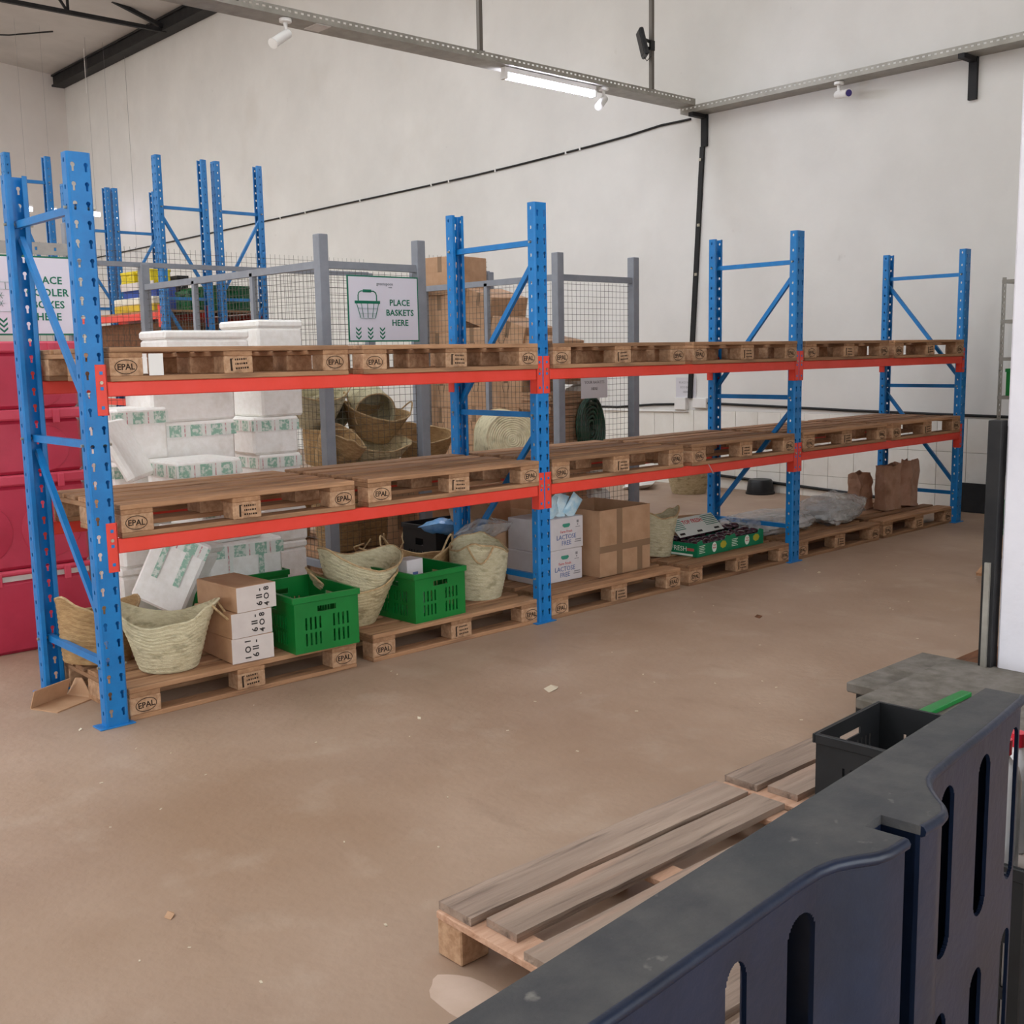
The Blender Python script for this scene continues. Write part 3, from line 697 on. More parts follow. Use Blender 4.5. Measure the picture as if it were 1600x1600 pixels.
# ---- plastic crates
def crate(name, label, loc, w, d, h, mat, rz=0, group=None, cat='crate', slots=True, tilt=None):
    c = thing(name, label, cat, loc, rz, group); t = .006
    if tilt: c.rotation_euler = (tilt[0], tilt[1], rz)
    def wall(L):
        n = max(4, int(L / .035)); xs = [0]; m0 = L * .14; sp = (L - 2 * m0) / n
        for k in range(n):
            if abs(k - (n - 1) / 2) < .7: continue
            xs += [m0 + k * sp + sp * .3, m0 + k * sp + sp * .7]
        hx = (m0 + round(n * .3) * sp, m0 + (n - round(n * .3)) * sp); xs += [hx[0], hx[1], L]; xs = sorted(set(round(q, 6) for q in xs))
        zs = [0, h * .12, h * .34, h * .40, h * .62, h * .70, h * .80, h]
        def emp(i, j):
            mid = (xs[i] + xs[i + 1]) / 2; wd = xs[i + 1] - xs[i]
            if j == 5: return hx[0] < mid < hx[1]
            return slots and j in (1, 3) and abs(wd - sp * .4) < 1e-6 and m0 < mid < L - m0
        return xs, zs, emp
    xs, zs, emp = wall(w)
    MB().plate(xs, zs, emp, t, lambda x, y, z_: (x - w / 2, -d / 2 + y, z_)).build('wall', mat, c)
    MB().plate(xs, zs, emp, t, lambda x, y, z_: (x - w / 2, d / 2 - y, z_)).build('wall', mat, c)
    xs, zs, emp = wall(d - 2 * t)
    MB().plate(xs, zs, emp, t, lambda x, y, z_: (-w / 2 + y, x - d / 2 + t, z_)).build('wall', mat, c)
    MB().plate(xs, zs, emp, t, lambda x, y, z_: (w / 2 - y, x - d / 2 + t, z_)).build('wall', mat, c)
    MB().box(-w / 2 + t, w / 2 - t, -d / 2 + t, d / 2 - t, .002, .008).build('base', mat, c)
    m = MB(); e = .009
    for (x0, x1, y0, y1) in ((-w / 2 - e, w / 2 + e, -d / 2 - e, -d / 2), (-w / 2 - e, w / 2 + e, d / 2, d / 2 + e), (-w / 2 - e, -w / 2, -d / 2, d / 2), (w / 2, w / 2 + e, -d / 2, d / 2)): m.cbox(x0, x1, y0, y1, h - .03, h, .002)
    m.build('rim', mat, c)
    return c
crate('plastic_crate', 'green plastic crate at the front of the near pallet', (1.08, .22, .145), .36, .50, .28, 'plastic_green', radians(-3), 'green crates under the rack')
crate('plastic_crate', 'green plastic crate at the rear holding a foam box', (1.08, 1.0, .145), .56, .37, .25, 'plastic_green', radians(-2), 'green crates under the rack')
crate('plastic_crate', 'green plastic crate with white cartons between two baskets', (1.85, .27, .145), .36, .42, .27, 'plastic_green', radians(2), 'green crates under the rack')
for k, (x, y, z, lb) in enumerate(((1.80, .22, .155, 'lower small white carton inside the green crate'), (1.79, .23, .336, 'upper small white carton rising out of the green crate'))):
    s = thing('small_carton', lb, 'carton', (x, y + .02, z), .1 * k); MB().cbox(-.06, .06, -.05, .05, 0, .18 if k == 0 else .13, .003).build('box', 'carton_grey', s); MB().box(-.02, .02, -.0508, -.05, .04, .06).build('print', 'text_blue', s)
crate('black_crate', 'black crate behind the second frame, blue bag in it', (2.86, 1.22, 0), .5, .36, .46, 'plastic_black', 0)

def carton(label, loc, w, d, h, mat='carton', rz=0, tilt=None, tape=True, name='carton', group=None, prints=None):
    c = thing(name, label, 'carton', loc, rz, group)
    if tilt: c.rotation_euler = (tilt[0], tilt[1], rz)
    MB().cbox(-w / 2, w / 2, -d / 2, d / 2, 0, h, .004).build('box', mat, c)
    if tape:
        m = MB(); m.box(-w / 2 - .001, w / 2 + .001, -.025, .025, h, h + .0008); m.box(-w / 2 - .001, -w / 2, -.025, .025, h * .6, h)
        m.build('tape', 'tape_brown', c)
    for pr in prints or ():
        face, t, sz, mt, a, b = pr[:6]; turn = pr[6] if len(pr) > 6 else 0
        if t == 'cup':
            pm = MB(); q = sz / 2
            for (x0, z0, x1, z1) in ((-q, q, q, q), (-q, q, -q * .6, -q), (q, q, q * .6, -q), (-q * .6, -q, q * .6, -q), (-q, -q * 1.5, q, -q * 1.5), (-q * .8, -q * 1.9, q * .8, -q * 1.9)): pm.bar((x0, 0, z0), (x1, 0, z1), .0006, .006, (0, 1, 0))
            po = pm.build('print', mt, c); po.location = (-w / 2 - .0008, a, b); po.rotation_euler = (0, turn, -pi / 2) if not turn else (turn, 0, -pi / 2); po.rotation_euler = (0, 0, -pi / 2); continue
        if face == 'f': text('print', t, sz, mt, c, (a, -d / 2 - .0008, b), (pi / 2, turn, 0))
        else: text('print', t, sz, mt, c, (-w / 2 - .0008, a, b), (pi / 2, turn, -pi / 2))
    return c
# ---- baskets
def basket(label, loc, rb, rt, h, mat='straw', axis=(0, 0, 1), spin=0, squash=.25, dip=.04, handles=True, seed=1, group='woven straw baskets', drop=False, closed_base=True):
    b = thing('woven_basket', label, 'basket', loc, 0, group)
    q = Vector(axis).normalized().to_track_quat('Z', 'Y') @ Quaternion((0, 0, 1), spin); b.rotation_mode = 'QUATERNION'; b.rotation_quaternion = q
    R = random.Random(seed); ph = R.uniform(0, 6); nc = max(6, int(h / .02))
    def shape(p, th, off=0):
        x, y, z_ = p; t = max(0, min(1, z_ / h)); s = squash * t * t
        nz_ = noise.noise((x * 5 + seed * 3.1, y * 5, z_ * 5)) * .025 * t
        return (x * (1 + s) + nz_, y * (1 - s) + nz_ * .6, z_ + dip * t * t * cos(2 * th) + noise.noise((cos(th) * 2 + seed, sin(th) * 2, 0)) * .02 * t)
    def rad(t): return rb + (rt - rb) * (t ** .85)
    prof = [(max(.001, rb * .96 * k / 24), .003 + (.004 if k % 2 else 0)) for k in range(25)]
    for k in range(nc * 3 + 1):
        t = k / (nc * 3); rr = rad(t) + .0035 * abs(sin(pi * k / 3)); prof.append((rr, t * h))
    inner = [(rad(1 - k / 12) - .008, h * (1 - k / 12) + (.008 if k == 12 else 0)) for k in range(13)] + [(rb * .5, .012), (.001, .012)]
    MB().lathe(prof + inner, 40, shape).build('body', mat, b, True)
    rim = [shape((rad(1) * cos(2 * pi * k / 40), rad(1) * sin(2 * pi * k / 40), h), 2 * pi * k / 40) for k in range(40)]
    MB().tube(rim, .0058, 7, closed=True).build('rim', 'cord' if squash != .181 else mat, b, True)
    if handles:
        for s in ((0, pi) if handles is True else handles):
            a = shape((rad(1) * cos(s - .45), rad(1) * sin(s - .45), h), s - .45); c = shape((rad(1) * cos(s + .45), rad(1) * sin(s + .45), h), s + .45)
            a, c = Vector(a), Vector(c); mid = (a + c) / 2; out = Vector((cos(s), sin(s), 0)); pts = []
            for k in range(9):
                u = k / 8; p = a.lerp(c, u); hgt = sin(pi * u)
                p = p + (out * .07 * hgt + Vector((0, 0, -.09 * hgt)) if drop else out * .03 * hgt + Vector((0, 0, .09 * hgt))); pts.append(p)
            MB().tube(pts, .006, 7).build('handle', 'cord', b, True)
    return b
Zp = .147
basket('wide pale woven basket at the near end of the floor pallets', (.36, .24, Zp), .13, .205, .27, 'straw_pale', spin=-.6, squash=.181, dip=.045, seed=2, drop=True)
basket('brown woven basket half hidden behind the first rack post', (.16, .60, Zp), .15, .18, .27, 'straw_brown', axis=(.12, .05, 1), spin=1.2, squash=.1, seed=3, handles=False)
basket('lower of two nested woven baskets with a drooping rope handle', (1.47, .36, Zp), .125, .22, .25, 'straw', axis=(.02, -.06, 1), spin=-.74, squash=.16, dip=.05, seed=4, handles=False)
basket('upper of two nested pale woven baskets, tilted to the right', (1.48, .35, Zp + .13), .13, .218, .24, 'straw_pale', axis=(.14, -.14, 1), spin=-.74, squash=.16, dip=.04, seed=5, handles=False)
basket('brown woven basket behind the third green crate', (2.18, .66, Zp), .13, .19, .25, 'straw_brown', axis=(-.08, 0, 1), spin=.6, squash=.15, seed=6)
basket('tall round pale woven basket beside the second rack post', (2.37, .36, Zp), .145, .185, .31, 'straw_pale', axis=(.03, -.05, 1), spin=.4, squash=.05, dip=.03, seed=7, drop=True)
basket('pale ribbed woven basket right of the open carton', (4.10, .45, Zp), .12, .15, .31, 'straw_pale', axis=(.1, .0, 1), spin=1.2, squash=.1, dip=.04, seed=8, handles=False)
basket('greyish woven basket standing on the open floor near the tiled wall', (7.95, 3.2, .0), .18, .27, .36, 'straw', spin=.2, squash=.08, seed=9)
basket('round woven basket lying with its coiled base toward us by the second frame', (3.55, 1.30, .965), .2, .235, .26, 'straw_pale', axis=(.40, .85, -.12), spin=0, squash=.0, dip=0, seed=10, handles=False)
# cage contents
for args in (
    ('wide woven basket at the lower front of the cage, mouth up', (2.92, 2.20, .80), .17, .26, .18, 'straw', (.0, -.28, 1), -.6, .1, 21),
    ('tilted tan woven basket in the middle of the cage', (3.04, 2.36, .97), .15, .235, .22, 'straw_brown', (.12, -.30, 1), -.6, .15, 23),
    ('woven basket at the back right of the basket cage', (3.0, 2.85, .70), .16, .2, .24, 'straw', (.1, -.2, 1), .5, .1, 22),
    ('woven basket lying on its side with dark mouth, right in the cage', (3.12, 2.52, 1.27), .13, .15, .36, 'straw_pale', (-.35, -.85, -.30), 0, .03, 24),
    ('woven basket lying on its side with dark mouth, left in the cage', (2.93, 2.85, 1.27), .13, .155, .38, 'straw_pale', (-.42, -.8, -.34), 0, .03, 25),
    ('large pale woven basket at the upper left of the cage', (2.62, 2.52, 1.12), .16, .25, .3, 'straw_pale', (-.1, -.5, 1), .3, .08, 26),
    ('dark woven basket upright in the cage behind the left post', (2.68, 2.42, .78), .15, .2, .28, 'straw_brown', (.1, -.1, 1), .9, .08, 27),
    ('brown woven basket squeezed against the left cage mesh', (2.52, 2.12, .80), .12, .19, .25, 'straw_brown', (.25, -.3, .8), .4, .15, 28),
    ('tan woven basket between the two cages beside the grey post', (3.52, 2.35, .74), .15, .22, .26, 'straw_brown', (-.1, -.3, 1), -.5, .12, 30),
    ('woven basket low behind the left cage post', (2.60, 2.18, .52), .16, .2, .2, 'straw_brown', (.1, -.2, 1), .4, .1, 29)):
    lb, loc, rb, rt, h, mt, ax, sp, sq, sd = args; basket(lb, loc, rb, rt, h, mt, ax, sp, sq, .02, True if sd in (23, 26) else False, sd, 'woven baskets piled in the cage')
for k, (x, y, lb) in enumerate(((2.72, 2.35, 'brown basket on the cage floor behind the lower beam, left'), (3.0, 2.4, 'brown basket on the cage floor behind the lower beam, right'), (2.75, 3.1, 'brown basket on the cage floor farther back'))):
    basket(lb, (x, y, .15), .15, .19, .40, 'straw_brown', (0, 0, 1), k, .05, .01, False, 40 + k, 'woven baskets piled in the cage')
p = pallet('brown wooden pallet inside the basket cage', 2.79, 2.75, 0, pi / 2, 'wooden pallets behind the rack', False); p.scale = (1, .9, 1)
ds = thing('basket_drum', 'brown carton stack carrying the round basket behind the second frame', 'carton', (3.66, 1.52, 0)); MB().cbox(-.27, .27, -.22, .22, 0, .37, .006).build('lower_box', 'carton', ds); MB().cbox(-.25, .25, -.21, .21, .3715, .725, .006).build('upper_box', 'carton', ds)
carton('brown carton on the floor between the two cages', (3.52, 2.4, 0), .42, .4, .37, 'carton', .1, None, True); carton('upper brown carton between the two cages, under a basket', (3.53, 2.4, .3715), .40, .4, .355, 'carton', -.05, None, True)
# loose palm strips
for k, (x, y, z, lb) in enumerate(((2.55, 1.62, .30, 'loose tangle of palm strips behind the second frame'),)):
    t = thing('palm_strips', lb, 'palm strips', (x, y, z - .3)); R = random.Random(k + 5)
    for j in range(5):
        pts = [Vector((R.uniform(-.1, .1), R.uniform(-.1, .1), .30 if False else 0))]
        for i in range(6): pts.append(pts[-1] + Vector((R.uniform(-.06, .06), R.uniform(-.06, .06), R.uniform(.02, .09))))
        MB().tube(pts, .006, 5).build('strip', 'cord', t)

# ================================================================== cartons
# three small cartons on end beside the near crate
for k, (dx, rz) in enumerate(((.0, -.05), (-.012, .02), (.012, .06))):
    c = carton(('bottom', 'middle', 'top')[k] + ' one of three small cartons with pale printed end', (.70 + dx, .22, .146 + .122 * k), .215, .36, .121, 'carton', rz, None, False, 'small_carton', 'three stacked small cartons')
    MB().box(-.108, .108, -.1815, -.18, .001, .12).build('end_label', 'carton_white', c)
    for j, (t, x, s) in enumerate((('6 II -', .005, .045), ('1 O 1', -.035, .042) if k == 0 else ('4 O 8', .045, .04))): text('print', t, s, 'text_dark', c, (x + .01, -.1826, .06), (pi / 2, -pi / 2, 0), bold=.0008)
# lactose free cartons
for k, (dx, rz) in enumerate(((0, -.02), (.012, .01))):
    c = carton(('lower', 'upper') [k] + ' pale grey carton printed LACTOSE FREE beside the second frame', (3.0 + dx, .42, .146 + .203 * k), .38, .30, .202, 'carton_grey', rz, None, False, 'milk_carton', 'two stacked LACTOSE FREE cartons')
    f = -.1508
    text('print', 'LACTOSE', .042, 'text_blue', c, (.035, f, .078)); text('print', 'FREE', .042, 'text_blue', c, (.035, f, .04)); text('print', 'Farm Fresh', .024, 'text_red', c, (.035, f, .113), (pi / 2, 0, 0))
    MB().prism([(-.035, .0), (-.02, -.012), (.02, -.012), (.035, 0), (.03, .012), (-.03, .012)], 0, .0008, X3((.035, f, .152), (pi / 2, 0, 0))).build('emblem', 'text_green', c)
    m = MB(); m.box(.13, .148, f, f + .0008, .16, .177); m.box(.134, .144, f, f + .0008, .145, .153); m.box(.12, .16, f, f + .0008, .132, .136); m.box(.115, .17, f, f + .0008, .05, .056); m.box(.11, .17, f, f + .0008, .037, .043); m.box(-.17, -.12, f, f + .0008, .04, .046)
    m.build('fine_print', 'text_grey', c)
def pillow(label, loc, rot, w, h, mat, name, cat, group=None, t=.02):
    m = MB(); n = 9; vs = {}
    for s in (-1, 1):
        for i in range(n):
            for j in range(n):
                u, v = i / (n - 1) * 2 - 1, j / (n - 1) * 2 - 1; b = (1 - u ** 4) * (1 - v ** 4)
                m.v.append((u * w / 2, s * t * b * (1 + .3 * noise.noise((u * 2 + loc[0] * 9, v * 2, s))), v * h / 2 + h / 2))
    for s in range(2):
        for i in range(n - 1):
            for j in range(n - 1):
                a = s * n * n + i * n + j; q = (a, a + n, a + n + 1, a + 1); m.f.append(q if s else q[::-1])
    o = m.build(name, mat, None, True); o.location = loc; o.rotation_euler = rot; return tag(o, label, cat, group)
for k, (x, y, r, lb) in enumerate(((2.88, .36, (.3, .25, .2), 'pale blue milk packet at the left, behind the rack post'), (2.93, .33, (.2, -.5, .1), 'pale blue milk packet leaning left on the carton'), (2.98, .35, (-.1, .35, -.2), 'white and blue milk packet in the middle of the carton top'), (3.05, .33, (.15, .6, .1), 'milk packet with a pointed corner at the right'))):
    pillow(lb, (x + .05, y - .02, .552), r, .11, .15, 'milk', 'milk_packet', 'packet', 'milk packets on the LACTOSE FREE carton')
def open_carton(label, loc, w, d, h, rz=0, flaps=(1, 1, 1, 1), mat='carton', tapes=True):
    c = thing('open_carton', label, 'carton', loc, rz); t = .005
    MB().box(-w / 2, w / 2, -d / 2, -d / 2 + t, 0, h).build('wall', mat, c); MB().box(-w / 2, w / 2, d / 2 - t, d / 2, 0, h).build('wall', mat, c)
    MB().box(-w / 2, -w / 2 + t, -d / 2 + t, d / 2 - t, 0, h).build('wall', mat, c); MB().box(w / 2 - t, w / 2, -d / 2 + t, d / 2 - t, 0, h).build('wall', mat, c)
    MB().box(-w / 2 + t, w / 2 - t, -d / 2 + t, d / 2 - t, 0, t).build('base', mat, c)
    if flaps[0]: MB().box(-w / 2, w / 2, 0, t, 0, d * .45, X3((0, d / 2 - t, h), (radians(-8), 0, 0))).build('flap', mat, c)
    if flaps[1]: MB().box(0, t, -d / 2, d / 2, 0, w * .35, X3((-w / 2, 0, h), (0, radians(-18), 0))).build('flap', mat, c)
    if tapes:
        m = MB(); m.box(-w * .17, -w * .17 + .055, -d / 2 - .001, -d / 2, 0, h); m.box(-w / 2, w / 2, -d / 2 - .0015, -d / 2 - .0005, h * .36, h * .46); m.box(w * .24, w * .24 + .05, -d / 2 - .001, -d / 2, 0, h * .46); m.build('tape', 'tape_brown', c)
    return c
open_carton('large open brown carton with tape bands on the middle bay pallet', (3.50, .43, .146), .50, .50, .43, radians(1), (0, 0))
open_carton('open brown carton with raised flaps behind the LACTOSE FREE boxes', (2.98, .80, .146), .55, .40, .38, radians(2), (1, 1), tapes=False)
carton('brown carton standing behind the large open carton', (3.25, .92, .0), .25, .3, .33, 'carton', .1)
pillow('crumpled blue plastic bag in the black crate', (2.68, 1.14, .43), (1.35, .2, .1), .32, .2, 'bag_blue', 'plastic_bag', 'bag', t=.05)
pillow('clear bag of bottles behind the tall round basket', (2.62, .72, .44), (1.2, .1, .2), .34, .26, 'plasticwrap', 'plastic_bag', 'bag', t=.06)
# flat brown cardboard sheet standing behind the fruit boxes
c = thing('cardboard_sheet', 'flat brown cardboard sheet leaning behind the fruit boxes', 'cardboard', (4.72, .66, .146)); 
MB().add([(-.36, 0, 0), (.36, 0, 0), (.37, .07, .14), (.31, .09, .165), (-.3, .1, .20), (-.36, .09, .17), (-.36, .006, 0), (.36, .006, 0), (.37, .076, .14), (.31, .096, .165), (-.3, .106, .20), (-.36, .096, .17)],
         [(0, 1, 2, 3, 4, 5), (11, 10, 9, 8, 7, 6), (0, 6, 7, 1), (1, 7, 8, 2), (2, 8, 9, 3), (3, 9, 10, 4), (4, 10, 11, 5), (5, 11, 6, 0)]).build('sheet', 'carton', c)
MB().cbox(-.33, -.29, -.002 + .07, .072, .15, .19, .0005).build('torn_patch', 'carton_white', c)
# fruit boxes
def fruit_box(label, loc, rz, w=.40, d=.28, h=.105, front=True):
    b = thing('fruit_box', label, 'fruit box', loc, rz, 'green fruit boxes'); t = .004
    poly = [(-w / 2, 0), (w / 2, 0), (w / 2, h), (w / 2 - .05, h + .012), (w / 2 - .07, h - .018), (-w / 2 + .07, h - .018), (-w / 2 + .05, h + .012), (-w / 2, h)]
    MB().prism(poly, 0, t, X3((0, -d / 2 + t, 0), (pi / 2, 0, 0))).build('wall', 'tray_green', b); MB().prism(poly, 0, t, X3((0, d / 2, 0), (pi / 2, 0, 0))).build('wall', 'tray_green', b)
    for s in (-1, 1): MB().box(s * w / 2 - (t if s > 0 else 0), s * w / 2 + (0 if s > 0 else t), -d / 2 + t, d / 2 - t, 0, h * .9).build('wall', 'tray_green', b)
    MB().box(-w / 2 + t, w / 2 - t, -d / 2 + t, d / 2 - t, 0, t).build('base', 'tray_green', b)
    f = -d / 2 - .0008; n = 20
    el = MB(); el.add([(.0 + .028 * cos(2 * pi * k / n), f, .05 + .036 * sin(2 * pi * k / n)) for k in range(n)], [tuple(range(n))]); el.build('round_label', 'text_white', b)
    text('print', 'TOP', .018, 'text_red', b, (0, f - .0006, .062)); text('print', 'FRESH', .014, 'text_red', b, (0, f - .0006, .045))
    m = MB(); m.add([(.11 + .04 * cos(2 * pi * k / 7), f, .055 + .028 * sin(2 * pi * k / 7)) for k in range(7)], [tuple(range(7))]); m.build('fruit_print', 'fruit_yellow', b)
    m = MB()
    for k in range(5): m.box(-.18, -.11 - .012 * (k % 2), f, f + .0006, .025 + .012 * k, .029 + .012 * k)
    m.build('fine_print', 'text_white', b)
    return b
fb1 = fruit_box('green fruit box in front, striped flap folded over it', (4.42, .30, .146), radians(2))
text('print', 'FRESH', .05, 'text_white', fb1, (-.2008, .02, .05), (pi / 2, 0, -pi / 2)); MB().box(-.201, -.2004, -.11, -.05, .04, .06).build('end_print', 'text_red', fb1); MB().box(-.201, -.2004, -.1, .12, .004, .018).build('end_stripe', 'text_white', fb1)
fb2 = fruit_box('green fruit box to the right, beside the third frame', (4.83, .31, .146), radians(-1))
T = X3((4.47, .30, .275), (radians(-22), 0, radians(3)))
fl_ = thing('box_flap', 'white striped flap with red lettering lying over the front fruit box', 'flap'); fl_.matrix_world = T
MB().box(-.27, .27, -.002, .002, 0, .16, X3((0, 0, 0), (radians(-25), 0, 0))).build('flap_board', 'tray_white', fl_)
Ti = X3((0, 0, 0), (radians(-25), 0, 0)); m = MB()
for k in range(6):
    m.box(-.265, -.14, -.0028, -.0022, .06 + .016 * k, .066 + .016 * k, Ti); m.box(.11, .265, -.0028, -.0022, .06 + .016 * k, .066 + .016 * k, Ti)
m.build('stripes', 'sign_green', fl_)
m = MB(); 
for x in (-.22, -.01, .2): m.cbox(x - .03, x + .03, -.003, -.0018, .015, .032, .0004, Ti)
m.build('hand_slots', 'cable_black', fl_)
tx = text('print', 'TOP FRESH', .048, 'text_red', fl_, Ti @ Vector((-.015, -.003, .115)), (pi / 2 - radians(25), 0, 0), bold=.0006)
R = random.Random(11); FR = None
m = MB(); m.lathe([(.001, -.028), (.03, -.024), (.046, -.008), (.046, .01), (.03, .026), (.001, .03)], 10); FR = m.mesh('fruit_pack', True)
for fb, (cx, cy) in ((1, (4.42, .30)), (2, (4.83, .31))):
    for i in range(5):
        for j in range(3):
            o = obj('fruit_pack', FR, 'fruit'); o.location = (cx - .155 + .0775 * i, cy - .085 + .085 * j + (.0 if j < 2 else .01), .146 + (.078 if fb == 1 else .085) + R.uniform(0, .006) + (.022 if j == 2 else 0)); o.rotation_euler = (R.uniform(-.3, .3), R.uniform(-.3, .3), R.uniform(0, 6)); o.scale = (.82, .86, .8)
            tag(o, ('small dark fruit packed in the front green fruit box', 'small dark fruit packed in the right green fruit box')[fb - 1], 'fruit', ('dark fruit in the front box', 'dark fruit in the right box')[fb - 1])
# plastic wrapped bundles
def blob(label, loc, rx, ry, rz_, mat, name, cat, seed, group=None, rot=0, amp=.16, n=28, bottom=True, parent=None):
    m = MB(); k2 = n // 2
    for i in range(k2 + 1):
        ph = -pi / 2 + pi * i / k2
        for j in range(n):
            th = 2 * pi * j / n; v = Vector((cos(ph) * cos(th), cos(ph) * sin(th), sin(ph)))
            e = .62; w = Vector((math.copysign(abs(v.x) ** e, v.x), math.copysign(abs(v.y) ** e, v.y), math.copysign(abs(v.z) ** .8, v.z)))
            s = 1 + amp * (noise.noise(v * 2.2 + Vector((seed * 7.7, 0, 0))) + .6 * noise.noise(v * 6 + Vector((0, seed * 3.3, 0))))
            p = Vector((w.x * rx * s, w.y * ry * s, w.z * rz_ * s + rz_))
            if p.z < 0: p.z = 0
            m.v.append(tuple(p))
    for i in range(k2):
        for j in range(n): m.f.append((i * n + j, i * n + (j + 1) % n, (i + 1) * n + (j + 1) % n, (i + 1) * n + j))
    o = m.build(name, mat, parent, True); o.location = loc
    if parent: return o
    o.rotation_euler = (0, 0, rot); return tag(o, label, cat, group)
def bundle(label, loc, rx, ry, rz_, seed, rot):
    b = thing('wrapped_bundle', label, 'bundle', loc, rot, 'plastic wrapped bundles')
    blob('', (0, 0, .004), rx * .8, ry * .8, rz_ * .72, 'silver', 'silver_packs', '', seed + 1, parent=b, amp=.3)
    blob('', (0, 0, .0), rx, ry, rz_, 'plasticwrap', 'plastic_wrap', '', seed, parent=b, amp=.2, n=48)
bundle('clear plastic wrapped bundle beside the third rack post', (5.50, .44, .146), .42, .20, .08, 4, -.1)
bundle('taller clear plastic wrapped bundle in front of the paper bags', (6.28, .36, .146), .36, .2, .115, 9, .15)
blob('dark brown sack on the floor behind the third rack post', (5.02, .62, .146), .16, .12, .04, 'brown_dark', 'brown_sack', 'sack', 12)
# paper bags
def paper_bag(label, loc, w, d, h, rz, lean, seed):
    b = thing('paper_bag', label, 'paper bag', loc, rz, 'brown paper bags on the far pallet'); b.rotation_euler = (lean[0], lean[1], rz)
    m = MB(); ring_ = []; nx, ny, nz_ = 7, 4, 9
    for i in range(nx): ring_.append((-w / 2 + w * i / nx, -d / 2))
    for i in range(ny): ring_.append((w / 2, -d / 2 + d * i / ny))
    for i in range(nx): ring_.append((w / 2 - w * i / nx, d / 2))
    for i in range(ny): ring_.append((-w / 2, d / 2 - d * i / ny))
    n = len(ring_)
    for j in range(nz_ + 1):
        t = j / nz_
        for k, (x, y) in enumerate(ring_):
            nn = noise.noise_vector((x * 9 + seed, y * 9, t * 4)) * .022 * (.3 + t)
            pinch = 1 - .35 * t if abs(y) < d / 2 - .001 or True else 1
            m.v.append((x * (1 + .06 * t) + nn.x, y * pinch + nn.y, t * h + (nn.z + .02 * noise.noise((x * 14, y * 14, seed)) if j == nz_ else 0)))
    for j in range(nz_):
        for k in range(n): m.f.append((j * n + k, j * n + (k + 1) % n, (j + 1) * n + (k + 1) % n, (j + 1) * n + k))
    m.f.append(tuple(range(n)))
    m.build('bag_body', 'paper_brown', b, False, .002)
paper_bag('left crumpled brown paper bag on the far floor pallet', (7.10, .58, .148), .24, .14, .33, .1, (0, -.08), 1)
paper_bag('middle brown paper bag, tallest, on the far floor pallet', (7.22, .38, .148), .22, .13, .40, -.1, (0, .02), 2)
paper_bag('right brown paper bag leaning sideways at the far pallet end', (7.54, .36, .148), .19, .12, .42, .15, (0, .14), 3)
# strip of tape on the lower front beam, white card in the near top pallet, rope
tag(MB().bar((4.13, -.0055, .823), (4.19, -.0055, .75), .001, .012, (0, 1, 0)).build('tape_strip', 'paper_white'), 'white tape strip stuck on the lower beam of the middle bay', 'tape')
tag(MB().box(.235, .30, -.018, -.014, 1.512, 1.605).build('white_card', 'white_plastic'), 'white card stuck beside the first block of the nearest top pallet', 'card')
# folded carton piece at the foot of the first frame
c = thing('carton_scrap', 'folded brown carton piece at the foot of the first frame', 'carton', (-.07, .50, 0), radians(25))
MB().box(-.1, .12, -.09, .07, 0, .006).build('panel', 'carton', c); MB().box(-.1, .12, 0, .005, 0, .09, X3((0, .07, .004), (radians(20), 0, 0))).build('panel', 'carton', c)
MB().add([(.12, -.09, .004), (.12, .07, .004), (.16, .05, .08), (.13, -.02, .095), (.124, -.09, .004), (.124, .07, .004), (.164, .05, .08), (.134, -.02, .095)], [(0, 1, 2, 3), (7, 6, 5, 4), (0, 4, 5, 1), (1, 5, 6, 2), (2, 6, 7, 3), (3, 7, 4, 0)]).build('panel', 'carton', c)

# ---- contents of the carton cage
K = (('lowest carton', .12), )
cols = ((3.72, 5.05, .44, 'farthest'), (3.28, 5.1, .42, 'second farthest'), (2.84, 5.08, .42, 'second nearest'))
for ci, (y, x, dd, nm) in enumerate(cols):
    z = .02
    nlev = (7, 5, 4)[ci]; ON = ('bottom', 'second', 'third', 'fourth', 'fifth', 'sixth', 'topmost')
    for k in range(nlev):
        h = .352 if ci == 0 else .36
        carton(f'{ON[k]} brown carton up in the {nm} stack of the carton cage', (x + .015 * (k % 2), y, z), .46, dd - .03, h, 'carton', radians((2, -3, 1, 4, -2, 3, 12)[k]), None, True, 'carton', 'cartons in the cage',
               prints=(('l', 'cup', .09, 'text_dark', .0, h * .5, pi / 2 if ci == 2 else 0),) if k in (2, 4, 3) else None); z += h + .0015
carton('tilted brown carton on top of the second farthest cage stack', (5.12, 3.26, 1.85), .40, .44, .30, 'carton', radians(-8), (radians(14), 0), True, 'carton', 'cartons in the cage')
carton('tilted brown carton with printed side on the second nearest cage stack', (5.06, 2.88, 1.52), .40, .42, .36, 'carton', radians(4), (radians(16), 0), True, 'carton', 'cartons in the cage', prints=(('l', 'cup', .1, 'text_dark', .05, .2, pi / 2),))
carton('brown carton slumped at the near end of the cage stacks', (5.1, 2.5, 1.36), .42, .36, .36, 'carton', radians(-5), (radians(9), 0), True, 'carton', 'cartons in the cage')
# flattened cartons, edge on
fc = thing('flattened_cartons', 'stack of flattened brown cartons in the near corner of the carton cage', 'cardboard', (5.02, 2.40, .0)); R = random.Random(4)
z = .02
for k in range(48):
    t = R.uniform(.02, .034); MB().box(-.22 + R.uniform(-.02, .02), .25 + R.uniform(-.02, .02), -.20 + R.uniform(-.015, .015), .16, z, z + t - .003, X3((0, 0, 0), (0, 0, R.uniform(-.05, .05)))).build('sheet', 'carton', fc); z += t
    if z > 1.33: break
